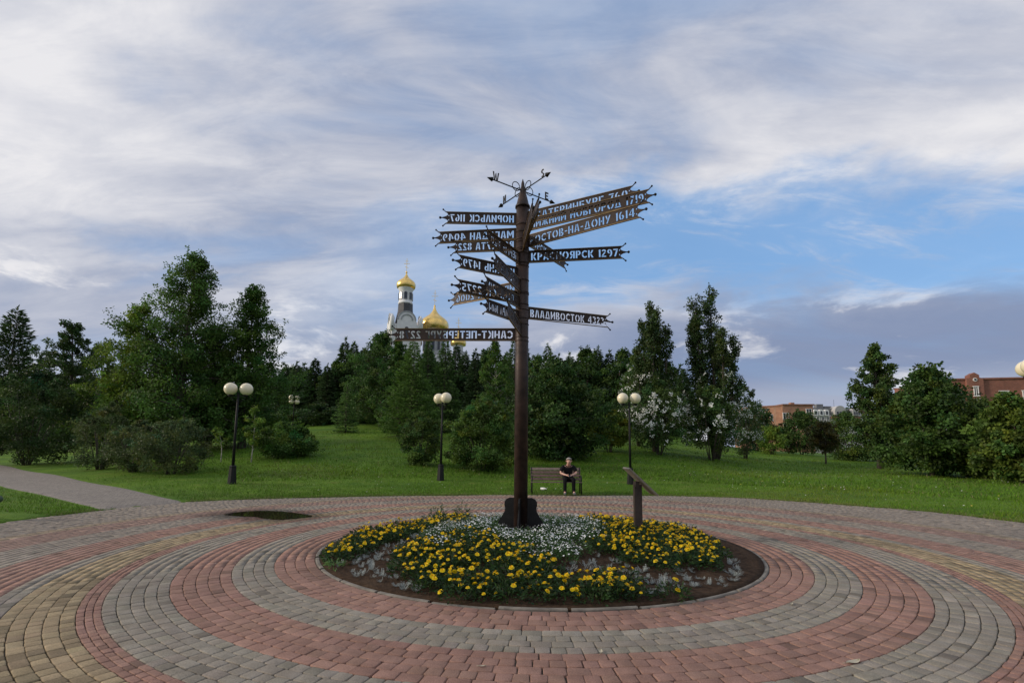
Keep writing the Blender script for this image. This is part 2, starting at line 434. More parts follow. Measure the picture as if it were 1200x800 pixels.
def pud_d(x, y):
    """rough distance outside the puddle's outline"""
    p = np.stack([x, y], -1); best = np.full(x.shape, 1e9)
    for i in range(len(pud)):
        a, b = pud[i], pud[(i + 1) % len(pud)]
        t = np.clip(((p - a) @ (b - a)) / ((b - a) @ (b - a)), 0, 1)
        best = np.minimum(best, np.hypot(*(p - a - t[..., None] * (b - a)).T).T)
    return best
def brick_loops(r0, r1, w, near, rg):
    """outline loops of one brick round its own centre: x along the ring, y outward"""
    hw, hh = w / 2, (r1 - r0) / 2
    ch = min(hw, hh) * .20
    if near:
        o = [(-hw + ch, -hh), (hw - ch, -hh), (hw, -hh + ch), (hw, hh - ch), (hw - ch, hh), (-hw + ch, hh), (-hw, hh - ch), (-hw, -hh + ch)]
    else:
        o = [(-hw, -hh), (hw, -hh), (hw, hh), (-hw, hh)]
    o = np.array(o) + rg.normal(0, .0018, (len(o), 2))
    rc = (r0 + r1) / 2
    o[:, 0] *= (rc + o[:, 1]) / rc                                # wedge
    o[:, 1] -= o[:, 0] ** 2 / (2 * rc)                            # follow the ring
    c = o.mean(0)
    def inset(d): 
        l = np.linalg.norm(o - c, axis=1, keepdims=True); return c + (o - c) * (1 - d / l)
    if near: L = [(o, -.030), (inset(.0003), -.0055), (inset(.0035), -.0012), (inset(.009), 0.0)]
    else: L = [(o, -.026), (inset(.006), 0.0)]
    n = len(o)
    V = np.concatenate([np.column_stack([p, np.full(n, z)]) for p, z in L])
    F = []
    for k in range(len(L) - 1):
        for i in range(n):
            j = (i + 1) % n; F.append((k * n + i, k * n + j, (k + 1) * n + j, (k + 1) * n + i))
    top = tuple(range((len(L) - 1) * n, len(L) * n))
    F += [top] if n == 4 else [(top[0], top[1], top[2], top[7]), (top[2], top[3], top[6], top[7]), (top[3], top[4], top[5], top[6])]
    return V, np.array(F)
bricks = []     # (px size, row, x, y, angle, width, r0, r1, colour)
row = 0
for b0, b1, n, colr in bands:
    w = (b1 - b0) / n
    for k in range(n):
        r0 = b0 + k * w; r1 = r0 + w; rc = (r0 + r1) / 2
        ln = .18 if row % 2 == 0 else .128
        if w < .08: ln *= .8
        m_ = int(round(2 * PI * rc / ln)); st = rng.random() * 2 * PI
        for i in range(m_):
            a = (st + 2 * PI * (i + rng.normal(0, .016)) / m_ + PI) % (2 * PI) - PI
            x, y = BX + rc * math.sin(a), BY + rc * math.cos(a)
            if r1 > edge_r(a) - .02: continue
            if y < -1.2: continue
            d2 = x * x + y * y + CAM_H ** 2
            vis = 0
            if y > .6:
                dv = Vector((x, y, -CAM_H)); q = cam.matrix_world.to_3x3().transposed() @ dv
                u = -q.x / q.z * F_PX + 600; v = q.y / q.z * F_PX + CY
                if 4 < u < 1196 and v < 796: vis = w * ln * CAM_H / d2 ** 1.5
            bricks.append((vis, row, x, y, a, 2 * PI * rc / m_ - .0048, r0 + .0024, r1 - .0024, colr))
        row += 1
order = sorted(range(len(bricks)), key=lambda i: -bricks[i][0])
single = set(order[:290])
def brick_col(c, n):
    v = rng.normal(1, .060, (n, 1)); t = rng.normal(0, .011, (n, 3))
    return np.clip(np.array(c) * (v + t), .02, .6)
cache = {}
SV, SF, SC = {8: [], 4: []}, [], {8: [], 4: []}
SQ = []; nv = 0; SVV = []; SCC = []
for i, (vis, rw, x, y, a, w, r0, r1, c) in enumerate(bricks):
    near = (x * x + y * y) < 64
    dz_ = rng.normal(0, .0016); tx, ty = rng.normal(0, .008, 2); dirt = rng.random()
    cc = brick_col(c, 1)[0]
    if dirt < .05: cc = cc * .62 + np.array((.012, .009, .006))
    elif dirt < .09: cc = cc * 1.15
    rk = math.hypot(x - BX, y - BY); sp_d = max(0, 1 - (rk - 3.58) / .38) * (.5 + .5 * math.sin(a * 7.3 + 2 * math.sin(a * 3.1))) * rng.uniform(.5, 1.0)   # soil washed over the first rows
    cc = cc * (1 - .6 * sp_d) + np.array((.070, .050, .036)) * .6 * sp_d
    wear = .5 + .5 * math.sin(x * .9 + 1.3 * math.sin(y * .7)) * math.sin(y * 1.1 + x * .4); cc = cc * (.92 + .14 * wear)
    if rk > 6.8: f_ = min(.42, (rk - 6.8) * .3); cc = cc * (1 - f_) + np.array((.270, .222, .188)) * f_ * (cc.sum() / .70)     # dusty outer rings
    if c is YEL and rng.random() < .25: cc = cc * .72
    if i in single:
        key = (rw, int(rng.integers(0, 4)))
        if key not in cache:
            Vb, Fb = brick_loops(r0, r1, w, True, rng)
            cache[key] = np_mesh('paver', Vb, Fb, np.tile(cc, (len(Vb), 1)), 'paver')
        o = bpy.data.objects.new('paver', cache[key])
        o.location = (x, y, dz_); o.rotation_euler = (tx, ty, -a); link(o, plaza)
        continue
    Vb, Fb = brick_loops(r0, r1, w, near, rng)
    if not near:
        wd = pud_d(np.array([x]), np.array([y]))[0] if abs(x - pudc[0]) < 3 and abs(y - pudc[1]) < 3 else 9
        if wd < .75: cc = cc * min(1, .38 + .62 * (wd / .75) ** 1.3)
    Vb = Vb.copy(); Vb[:, 2] += dz_ + Vb[:, 0] * ty * -1 + Vb[:, 1] * tx
    ca, sa = math.cos(-a), math.sin(-a)
    W = np.column_stack([x + ca * Vb[:, 0] - sa * Vb[:, 1], y + sa * Vb[:, 0] + ca * Vb[:, 1], Vb[:, 2]])
    SVV.append(W); SQ.append(Fb + nv); nv += len(W); SCC.append(np.tile(cc, (len(W), 1)))
rest = mesh_obj('paver_field', np_mesh('paver_field', np.concatenate(SVV), np.concatenate(SQ), np.concatenate(SCC), 'paver'), plaza)
rest['kind'] = 'stuff'

# ---- puddle in the sunken pavers
mb = MB()
pts = []
for i in range(len(PUD)):                                         # rounded outline
    p0, p1, p2, p3 = (np.array(PUD[(i + k) % len(PUD)]) for k in (-1, 0, 1, 2))
    for t in (0, .33, .66):
        pts.append(tuple(.5 * (2 * p1 + (p2 - p0) * t + (2 * p0 - 5 * p1 + 4 * p2 - p3) * t * t + (3 * p1 - p0 - 3 * p2 + p3) * t ** 3)))
mb.slab_xy(pts, -.02, .0085)
tag(mb.build('puddle', 'puddle_water'), None, None, None, 'structure')

# ---- side path that leaves the plaza to the left
mb = MB()
U = np.array([on(200, 585)[:2], on(0, 555)[:2]]); L = np.array([on(112, 598)[:2], on(0, 580)[:2]])
U0 = U[0] + (U[0] - U[1]) / np.linalg.norm(U[0] - U[1]) * .75; L0 = L[0] + (L[0] - L[1]) / np.linalg.norm(L[0] - L[1]) * .35
du = (U[1] - U[0]) / np.linalg.norm(U[1] - U[0]); dl = (L[1] - L[0]) / np.linalg.norm(L[1] - L[0])
NP, NW = 300, 13
P = []
for i in range(NP):
    t = i / (NP - 1) * 51 - 5.0
    a = U0 + du * t; b = L0 + (du * .6 + dl * .4) * t
    for j in range(NW):
        f = j / (NW - 1); q = a * (1 - f) + b * f
        P.append((q[0], q[1], gz(*q) + (.018 if 0 < j < NW - 1 else -.03) if math.hypot(q[0] - BX, q[1] - BY) > float(edge_r(math.atan2(q[0] - BX, q[1] - BY))) + .02 else -.012))
P = np.array(P)
if True:
    Q = np.array([(i * NW + j, (i + 1) * NW + j, (i + 1) * NW + j + 1, i * NW + j + 1) for i in range(NP - 1) for j in range(NW - 1)])
    path = mesh_obj('path', np_mesh('path', P, Q, None, 'path_paving', True))
    tag(path, None, None, None, 'structure')
PATH_A = (U0, U0 + du * 46); PATH_B = (L0, L0 + (du * .6 + dl * .4) * 46)
def on_path(x, y):
    ax, ay = PATH_A[0]; n = np.array([-du[1], du[0]])
    s = (x - ax) * du[0] + (y - ay) * du[1]; w = (x - ax) * n[0] + (y - ay) * n[1]
    wb = np.interp(s, [0, 46], [np.dot(PATH_B[0] - U0, n), np.dot(PATH_B[1] - U0, n)])
    lo, hi = np.minimum(0, wb), np.maximum(0, wb)
    return (s > -1) & (w > lo - .02) & (w < hi + .02)

# ---- flower bed soil (a low mound) with its kerb of concrete stones
def soil_z(x, y):
    r = np.hypot(np.asarray(x) - BX, np.asarray(y) - BY)
    return .015 + .20 * (0.5 + 0.5 * np.cos(PI * np.clip((r - .5) / 3.0, 0, 1)))
NA2 = 120; rr = np.concatenate([[0.0], np.linspace(.15, R_KERB - .066, 34)])
a2 = np.linspace(0, 2 * PI, NA2, endpoint=False)
V = []
for r in rr:
    x = BX + r * np.sin(a2); y = BY + r * np.cos(a2)
    z = soil_z(x, y) + rng.normal(0, .011, NA2) * (r < R_KERB - .2)
    V.append(np.stack([x, y, z if r > 0 else np.full(NA2, z.mean())], 1))
V.append(np.stack([BX + (R_KERB - .065) * np.sin(a2), BY + (R_KERB - .065) * np.cos(a2), np.full(NA2, -.05)], 1))
V = np.concatenate(V); nr = len(rr) + 1
i0 = np.arange(nr - 1)[:, None] * NA2; j0 = np.arange(NA2)[None, :]; j1 = (j0 + 1) % NA2
Q = np.stack([i0 + j0, i0 + NA2 + j0, i0 + NA2 + j1, i0 + j1], -1).reshape(-1, 4)
bed = mesh_obj('flower_bed_soil', np_mesh('flower_bed_soil', V, Q, None, 'soil', True))
tag(bed, None, None, None, 'structure')
NK = 30
def kerb_mesh():
    mb = MB(); da = 2 * PI / NK - .012; r0, r1 = R_KERB - .064, R_KERB - .006
    prof = [(r0, -.04), (r0, .016), (r0 + .012, .026), (r1 - .012, .026), (r1, .016), (r1, -.04)]
    for k in range(4):
        a_0, a_1 = -da / 2 + da * k / 4, -da / 2 + da * (k + 1) / 4
        for (ra, za), (rb, zb) in zip(prof[:-1], prof[1:]):
            mb.add([(ra * math.sin(a_0), ra * math.cos(a_0), za), (ra * math.sin(a_1), ra * math.cos(a_1), za), (rb * math.sin(a_1), rb * math.cos(a_1), zb), (rb * math.sin(a_0), rb * math.cos(a_0), zb)], [(0, 1, 2, 3)])
    for a_ in (-da / 2, da / 2): mb.add([(r * math.sin(a_), r * math.cos(a_), z) for r, z in prof], [tuple(range(6))])
    for i, p in enumerate(mb.v): mb.v[i] = (p[0], p[1] - R_KERB, p[2])
    return mb.mesh('kerb_stone', 'kerb_concrete')
km = kerb_mesh()
for i in range(NK):
    a = 2 * PI * (i + .3) / NK
    o = mesh_obj('kerb_stone', km, bed, (BX + R_KERB * math.sin(a), BY + R_KERB * math.cos(a), rng.normal(-.012, .006) - .012 * max(0, math.sin(a + .4))), -a)

# ---- grass blades on the lawn near the paving, thinning with distance
def grass_blades(n, smin, smax, alo, ahi, h0, h1, w, power, seed):
    g = np.random.default_rng(seed)
    a = g.uniform(rad(alo), rad(ahi), n); s = smin + (smax - smin) * g.random(n) ** power
    r = edge_r(a) + s
    x = BX + r * np.sin(a); y = BY + r * np.cos(a)
    clump = np.sin(x * 2.1 + np.sin(y * 1.7) * 2) * np.sin(y * 2.6 + np.sin(x * 1.3) * 2)
    keep = (~on_path(x, y)) & (g.random(n) < .75 + .3 * clump) & (y > -.5)
    x, y, s, clump = x[keep], y[keep], s[keep], clump[keep]; n = len(x)
    z = ground_z(x, y)
    h = g.uniform(h0, h1, n) * (1 + .35 * clump) * np.where(s < .25, .75, 1)
    t = g.uniform(0, 2 * PI, n); ww = w * g.uniform(.6, 1.3, n)
    lx, ly = g.normal(0, .45, n) * h, g.normal(0, .45, n) * h
    V = np.empty((n, 3, 3))
    V[:, 0] = np.stack([x - np.cos(t) * ww, y - np.sin(t) * ww, z - .01], 1)
    V[:, 1] = np.stack([x + np.cos(t) * ww, y + np.sin(t) * ww, z - .01], 1)
    V[:, 2] = np.stack([x + lx, y + ly, z + h], 1)
    patch = np.sin(x * .31 + 2 * np.sin(y * .23)) * np.sin(y * .37 + 1.5 * np.sin(x * .19)); base = np.array((.088, .182, .013)) * g.normal(1, .22, (n, 1)) * (1 + .18 * clump[:, None]); base[:, 0] *= 1 + .38 * np.maximum(0, patch); base *= (1 - .18 * np.maximum(0, -patch))[:, None]
    dry = g.random(n) < .07 + .22 * np.maximum(0, patch - .4) + .35 * (s < .3); base[dry] = np.array((.17, .17, .07)) * g.normal(1, .15, (dry.sum(), 1))
    return V.reshape(-1, 3), np.arange(3 * n).reshape(-1, 3), np.repeat(np.clip(base, .01, .4), 3, 0)
V1, Q1, C1 = grass_blades(150000, -.10, 11, -75, 78, .03, .085, .008, 1.5, 5)
V2, Q2, C2 = grass_blades(70000, 5, 34, -45, 70, .06, .14, .020, 1.2, 6)
V3, Q3, C3 = grass_blades(14000, -.16, .14, -75, 78, .025, .075, .008, 1.0, 7)
V4, Q4, C4 = grass_blades(2600, -.75, -.05, -75, 78, .015, .04, .006, .5, 9)
V2 = np.concatenate([V2, V3, V4]); Q2 = np.concatenate([Q2, Q3 + len(V2) - len(V3) - len(V4), Q4 + len(V2) - len(V4)]); C2 = np.concatenate([C2, C3, C4])
gr = mesh_obj('grass', np_mesh('grass', np.concatenate([V1, V2]), np.concatenate([Q1, Q2 + len(V1)]), np.concatenate([C1, C2]), 'blade', n=3))
tag(gr, 'short green grass growing on the lawn round the paved plaza', 'grass', None, 'stuff')
# white clover and yarrow heads dotted through the lawn
g = np.random.default_rng(8); n = 240
a = g.uniform(rad(-45), rad(70), n); r = edge_r(a) + g.uniform(.3, 16, n)
x = BX + r * np.sin(a); y = BY + r * np.cos(a); k = ~on_path(x, y); x, y = x[k], y[k]; n = len(x)
z = ground_z(x, y) + g.uniform(.06, .14, n); s = g.uniform(.012, .030, n)
t6 = np.linspace(0, 2 * PI, 4, endpoint=False)
V = np.stack([x[:, None] + s[:, None] * np.cos(t6), y[:, None] + s[:, None] * np.sin(t6), z[:, None] + .4 * s[:, None] * np.sin(t6 + 1)], -1).reshape(-1, 3)
wc = np.where(g.random(n)[:, None] < .75, np.array((.62, .62, .56)), np.array((.62, .50, .08)))
wf = mesh_obj('wildflowers', np_mesh('wildflowers', V, np.arange(4 * n).reshape(-1, 4), np.repeat(wc, 4, 0), 'petal'))
tag(wf, 'tiny white clover heads dotted through the lawn', 'wildflowers', None, 'stuff')

# ================================================================ DISTANCE SIGNPOST
PX, PY = 0.17, 8.75
S = .185                                    # stencil stroke width, letters are one unit high
def R_(x0, y0, x1, y1): return [(x0, y0), (x1, y0), (x1, y1), (x0, y1)]
def V_(x, y0=0., y1=1.): return R_(x, y0, x + S, y1)
def A_(cx, cy, rx, ry, a0, a1, n=9):
    ts = [rad(a0 + (a1 - a0) * i / n) for i in range(n + 1)]
    return [(cx + rx * math.cos(t), cy + ry * math.sin(t)) for t in ts] + [(cx + (rx - S) * math.cos(t), cy + (ry - S * .95) * math.sin(t)) for t in ts[::-1]]
def bowl(x, cy, ry, w): return [(x, cy + ry)] + [(x + w * .4 + w * .6 * math.cos(t), cy + ry * math.sin(t)) for t in [rad(90 - 22.5 * i) for i in range(9)]] + [(x, cy - ry), (x, cy - ry + S * .85)] + \
    [(x + w * .3 + (w * .7 - S) * math.cos(t), cy + (ry - S * .85) * math.sin(t)) for t in [rad(-90 + 22.5 * i) for i in range(9)]] + [(x, cy + ry - S * .85)]
G = {}
G['Н'] = (.64, [V_(0), V_(.455), R_(.225, .40, .415, .58)])
G['О'] = (.76, [A_(.37, .5, .37, .5, 99, 261), A_(.39, .5, .37, .5, -81, 81)])
G['С'] = (.64, [A_(.38, .5, .38, .5, 42, 176), A_(.38, .5, .38, .5, 186, 318)])
G['Р'] = (.58, [V_(0), bowl(.225, .70, .30, .35)])
G['Ь'] = (.58, [V_(0), bowl(.225, .30, .30, .35)])
G['Б'] = (.58, [V_(0), R_(.225, .82, .54, 1), bowl(.225, .31, .31, .35)])
G['В'] = (.60, [V_(0), bowl(.225, .755, .245, .32), bowl(.225, .245, .245, .37)])
G['Я'] = (.60, [V_(.415)] + [[(.60 - x, y) for x, y in bowl(.225, .70, .30, .35)]] + [[(0, 0), (.2, 0), (.36, .36), (.18, .36)]])
G['И'] = (.68, [V_(0), V_(.495), [(.215, .12), (.215, .42), (.465, .88), (.465, .58)]])
G['Й'] = (.68, G['И'][1] + [R_(.2, 1.07, .48, 1.18)])
G['Л'] = (.66, [[(0, 0), (S, 0), (.32, 1), (.19, 1)], [(.475, 0), (.66, 0), (.47, 1), (.35, 1)]])
G['А'] = (.66, G['Л'][1] + [R_(.255, .2, .405, .34)])
G['Д'] = (.74, [[(.06, .2), (.23, .2), (.36, 1), (.24, 1)], [(.51, .2), (.68, .2), (.50, 1), (.39, 1)], R_(0, 0, .74, .155)])
G['М'] = (.84, [V_(0), V_(.655), [(.21, 1), (.21, .62), (.405, .18), (.405, .56)], [(.63, 1), (.63, .62), (.435, .18), (.435, .56)]])
G['К'] = (.66, [V_(0), [(.225, .53), (.40, .53), (.64, 1), (.43, 1)], [(.225, .47), (.40, .47), (.66, 0), (.44, 0)]])
G['Т'] = (.60, [V_(.21, 0, .79), R_(0, .825, .60, 1)])
G['П'] = (.64, [V_(0), V_(.455), R_(.22, .82, .42, 1)])
G['Г'] = (.52, [V_(0), R_(.22, .82, .52, 1)])
G['Е'] = (.52, [V_(0), R_(.22, .82, .52, 1), R_(.22, .41, .46, .58), R_(.22, 0, .52, .17)])
G['З'] = (.56, [A_(.25, .745, .29, .255, -82, 150), A_(.25, .25, .31, .25, -150, 82)])
G['У'] = (.64, [[(0, 1), (.19, 1), (.29, .58), (.22, .42)], [(.46, 1), (.64, 1), (.28, 0), (.09, 0)]])
G['Ж'] = (.88, [V_(.35), [(.0, 1), (.19, 1), (.325, .53), (.17, .53)], [(.0, 0), (.19, 0), (.325, .47), (.17, .47)], [(.88, 1), (.69, 1), (.56, .53), (.71, .53)], [(.88, 0), (.69, 0), (.56, .47), (.71, .47)]])
G['-'] = (.34, [R_(0, .41, .34, .58)])
G[' '] = (.30, [])
G['0'] = (.62, [A_(.30, .5, .30, .5, 100, 260), A_(.32, .5, .30, .5, -80, 80)])
G['1'] = (.26, [[(.07, 0), (.255, 0), (.255, 1), (.12, 1), (0, .86), (.07, .82)]])
G['2'] = (.54, [A_(.26, .72, .27, .28, -5, 165), [(0, .2), (.21, .2), (.50, .66), (.32, .66)], R_(0, 0, .54, .165)])
G['3'] = G['З']
G['4'] = (.66, [[(0, .25), (.32, .25), (.32, .40), (.17, .40), (.34, .78), (.34, 1), (0, .36)], V_(.375, 0, 1), R_(.60, .25, .68, .40)])
G['5'] = (.54, [R_(.05, .83, .52, 1), V_(.05, .56, .80), A_(.24, .31, .30, .31, -150, 100)])
G['6'] = (.58, [A_(.29, .5, .29, .5, 82, 262), A_(.29, .30, .29, .30, -88, 84)])
G['9'] = (.58, [[(.58 - x, 1 - y) for x, y in p] for p in G['6'][1]])
G['7'] = (.54, [R_(0, .83, .54, 1), [(.10, 0), (.29, 0), (.52, .79), (.33, .79)]])
G['8'] = (.58, [A_(.28, .76, .26, .24, 98, 262), A_(.30, .76, .26, .24, -82, 82), A_(.28, .25, .28, .25, 98, 262), A_(.30, .25, .28, .25, -82, 82)])

def signboard(text, L, h, x0, parent, z, ang, mat='plate_brown'):
    """a cut-through steel board that points away from the pole along its own x"""
    tip = .125
    xe = L - tip
    hh = h / 2
    out = [(x0, -hh), (xe, -hh)]
    def bite(ya, yb):
        return [(xe - .055 * math.sin(PI * t) + .035 * (t if yb == 0 or abs(yb) < .02 else 1 - t), ya + (yb - ya) * t) for t in (.15, .3, .45, .6, .75, .9)]
    out += bite(-hh, -.012) + [(xe + .060, -.010), (xe + .060, .010)] + bite(.012, hh) + [(xe, hh), (x0, hh)]
    polys = [out]
    th = h * .66
    widths = [G[c][0] for c in text]
    tot = sum(widths) + .13 * (len(text) - 1)
    a, b = x0 + .05, xe - .085
    sx = min(th * 1.15, (b - a) / tot)
    x = a + ((b - a) - sx * tot) * .35
    ybase = -th / 2
    for c, w in zip(text, widths):
        for p in G[c][1]:
            polys.append([(x + px * sx, ybase + py * th) for px, py in p])
        x += (w + .13) * sx
    for s in (-1, 1):                                            # small triangles cut beside the point
        polys.append([(xe - .062, s * .022), (xe - .040, s * .045), (xe - .062, s * .062)])
    cu = bpy.data.curves.new('board', 'CURVE'); cu.dimensions = '2D'; cu.fill_mode = 'BOTH'; cu.extrude = .005
    for p in polys:
        sp_ = cu.splines.new('POLY'); sp_.points.add(len(p) - 1); sp_.use_cyclic_u = True
        for q, (u, v) in zip(sp_.points, p): q.co = (u, v, 0, 1)
    tmp = bpy.data.objects.new('board', cu)
    me = bpy.data.meshes.new_from_object(tmp)
    bpy.data.objects.remove(tmp); bpy.data.curves.remove(cu)
    me.name = 'signboard'
    me.transform(Matrix.Rotation(PI / 2, 4, 'X'))
    me.materials.clear(); me.materials.append(MAT[mat])
    o = mesh_obj('signboard', me, parent, (0, 0, z), ang)
    o['label'] = 'signboard cut through with the words ' + text
    mb = MB()
    for s in (-1, 1): mb.box(((x0 + xe) / 2, 0, s * (hh + .004)), (xe - x0, .030, .010))
    mb.build('edge_trim', 'trim_brass', o)
    for s in (-1, 1):
        mb = MB()
        mb.tube([(xe - .005, 0, s * hh), (xe + .052, 0, s * (hh + .052))], [.009, .009], 6)
        mb.ball((xe + .052, 0, s * (hh + .052)), .017, 8)
        mb.build('finial', 'iron_black', o)
    mb = MB()
    mb.tube([(xe + .04, 0, 0), (xe + .095, 0, 0)], .011, 6)
    mb.ball((xe + .105, 0, 0), .024, 10)
    mb.build('finial', 'iron_black', o)
    mb = MB()
    mb.lathe([(.1203, -hh - .026), (.128, -hh - .026), (.128, -hh - .014), (.1203, -hh - .014)], 20)
    mb.build('collar', 'iron_brown', o)
    return o

post = thing('distance_signpost', 'tall brown iron signpost with many pierced city boards standing in the round flower bed', 'signpost', (PX, PY, 0))
zb = float(soil_z(PX, PY))
mb = MB()
mb.lathe([(.120, zb + .02), (.120, 6.16)], 28)
mb.build('pole', 'iron_brown', post)
mb = MB()
mb.lathe([(.140, 6.15), (.140, 6.185), (.118, 6.22), (.085, 6.36), (.050, 6.50), (.034, 6.58), (.030, 6.64), (.012, 6.70), (.004, 6.73)], 24)
mb.build('cone_cap', 'iron_brown', post)
# fins round the foot, each a plate with a lobed outline
prof = [(.118, .60), (.20, .60), (.255, .575), (.285, .53), (.29, .47), (.275, .42), (.285, .36), (.33, .28), (.385, .20), (.405, .13), (.405, .04), (.118, .04)]
for k in range(4):
    mb = MB(); mb.slab_xz(prof, -.012, .012)
    mb.build('base_fin', 'iron_black', post, (0, 0, zb - .02), rad(-8) + k * PI / 2)
mb = MB(); mb.lathe([(.47, zb - .12), (.47, zb + .035), (.45, zb + .045), (.1, zb + .045)], 32)
mb.build('base_plate', 'iron_black', post)
# compass rose: four arms with arrowheads, letters and scrolls
ZC = 6.49
GL = {'N': (.6, [V_(0), V_(.42), [(.2, 1), (.2, .7), (.4, 0), (.4, .3)]]), 'E': (.55, [V_(0), R_(.2, .82, .55, 1), R_(.2, .42, .48, .58), R_(.2, 0, .55, .17)]),
      'W': (.9, [[(0, 1), (.17, 1), (.30, 0), (.18, 0)], [(.32, .0), (.42, 0), (.52, .8), (.42, .95)], [(.46, .75), (.56, .0), (.58, 0), (.54, .7)], [(.60, 0), (.72, 0), (.9, 1), (.73, 1)]]),
      'S': (.5, [A_(.25, .745, .27, .255, 30, 268), A_(.25, .25, .27, .25, -150, 88)])}
for ch, an in (('W', 215), ('S', 307), ('N', 127), ('E', 35)):
    mb = MB()
    mb.tube([(.03, 0, 0), (.70, 0, 0)], .011, 6)
    arm = mb.build('compass_arm', 'iron_black', post, (0, 0, ZC), rad(an))
    mb = MB(); mb.tube([(.68, 0, 0), (.685, 0, 0), (.80, 0, 0)], [.012, .042, .002], 8); mb.build('arrowhead', 'iron_black', arm)
    mb = MB(); mb.tube([(.155 + .085 * math.cos(t), 0, .045 + .085 * math.sin(t)) for t in np.linspace(-2.4, 3.5, 18)], .008, 5); mb.build('scroll', 'iron_black', arm)
    mb = MB(); w, ps = GL[ch]
    for p in ps: mb.slab_xz([(.54 + x * .15, .012 + y * .15) for x, y in p], -.005, .005)
    lt = mb.build('compass_letter', 'iron_black', arm)
    lt['label'] = 'compass letter ' + ch
SIGNS = [('НОРИЛЬСК 1167', 5.93, 1.48, -178.5), ('МАГАДАН 4049', 5.645, 1.65, 172.7), ('ВОРКУТА 822', 5.44, 1.36, 173.2), ('КАЗАНЬ 1479', 4.86, 1.32, -151.5),
         ('МИНСК 2275', 4.40, 1.35, -149.3), ('ИРКУТСК 2006', 4.63, 1.65, 148.6), ('САМАРА 1604', 4.03, 1.07, -128.9), ('САНКТ-ПЕТЕРБУРГ 2278', 3.72, 2.34, 177.9),
         ('ПЕРМЬ 1120', 5.13, 1.21, -120.8), ('КУРСК 2310', 4.60, 1.41, -109.8), ('ОРСК 1390', 4.30, 1.30, -119.5), ('ТОМСК 890', 3.79, 1.43, -100.4),
         ('СУРГУТ 140', 5.38, 1.46, -84.9), ('ОМСК 810', 5.47, 1.46, -80.9), ('ЕКАТЕРИНБУРГ 760', 5.94, 2.08, -28.0), ('НИЖНИЙ НОВГОРОД 1719', 5.79, 2.34, -28.9),
         ('РОСТОВ-НА-ДОНУ 1614', 5.47, 2.25, -34.0), ('КРАСНОЯРСК 1297', 5.19, 1.85, -8.4), ('НОРСК 2900', 5.60, 1.64, 54.2), ('ВЛАДИВОСТОК 4323', 4.14, 1.82, 19.5)]
for text, z, L, an in SIGNS:
    signboard(text, L * 1.055, .216, .115, post, z, rad(an))

# ================================================================ INFORMATION STAND in the right of the bed
q = at(748, 620, 9.2); sx_, sy_ = float(q[0]), 9.2
zs = float(soil_z(sx_, sy_))
st = thing('info_stand', 'brown post with a slanted reading panel standing in the yellow flowers', 'information stand', (sx_, sy_, zs - .03))
mb = MB(); mb.box((0, 0, .46), (.135, .12, .92)); mb.build('post', 'stand_wood', st)
M_ = Matrix.Rotation(rad(43), 3, 'Y') 
mb = MB(); mb.box((.05, 0, .985), (.70, .50, .032), M=M_); pn = mb.build('panel', 'panel_grey', st)
mb = MB(); mb.box(Vector((.05, 0, .985)) + M_ @ Vector((0, 0, .0175)), (.62, .43, .003), M=M_); mb.build('printed_sheet', 'panel_print', pn)
mb = MB(); mb.box((-.02, 0, .93), (.07, .2, .10)); mb.build('bracket', 'stand_wood', st)

# ================================================================ STREET LAMPS with globes
def lamp(label, x, y, z, H, an, group='park lamps with globes', four=False):
    L = thing('street_lamp', label, 'street lamp', (x, y, z), rad(an), group)
    mb = MB(); mb.lathe([(.17, -.1), (.165, .05), (.125, .62), (.13, .68), (.10, .72)], 8, smooth=False); mb.build('pedestal', 'iron_black', L)
    mb = MB(); mb.tube([(0, 0, .6), (0, 0, H * .55), (0, 0, H - .42)], [.058, .046, .034], 10); mb.build('pole', 'iron_black', L)
    mb = MB()
    mb.tube([(-.33, 0, H - .60), (-.30, 0, H - .57), (0, 0, H - .55), (.30, 0, H - .57), (.33, 0, H - .60)], .018, 8)
    for s in (-1, 1): mb.tube([(0, 0, H - .85), (s * .18, 0, H - .72), (s * .29, 0, H - .57)], .011, 6)
    if four: mb.tube([(0, -.3, H - .95), (0, .3, H - .95)], .018, 8)
    mb.build('crossbar', 'iron_black', L)
    spots = [(-.29, 0, H), (.29, 0, H)] + ([(-.27, -.1, H - .42), (.27, .1, H - .42)] if four else [])
    for sx, sy, hz in spots:
        mb = MB(); mb.lathe([(.03, hz - .58), (.085, hz - .555), (.095, hz - .50)], 12, (sx, sy, 0)); hd = mb.build('holder', 'iron_black', L)
        mb = MB(); mb.ball((sx, sy, hz - .27), .248, 24); mb.build('globe', 'globe_cream', hd)
    return L
x, y, _ = on(271, 574); lamp('twin-globe lamp on the left by the round shrubs and the puddle', x, y, gz(x, y), 4.02, 12)
x, y, _ = on(516, 570); lamp('twin-globe lamp left of the signpost in front of two round bushes', x, y, gz(x, y), 3.98, -48)
q = at(739, 570, 22.0); lamp('twin-globe lamp behind the information stand', q[0], 22.0, gz(q[0], 22.0), 4.1, 4)
q = at(1198, 428, 14.3); lamp('twin-globe lamp cut by the right edge beside the maple', q[0] + .2, 14.3, gz(q[0] + .2, 14.3), 4.42, 55)
q = at(345, 467, 50.0); lamp('small far lamp with four globes above the round bush', q[0], 50.0, gz(q[0], 50.0), q[2] - gz(q[0], 50.0) + .38, 25, four=True)

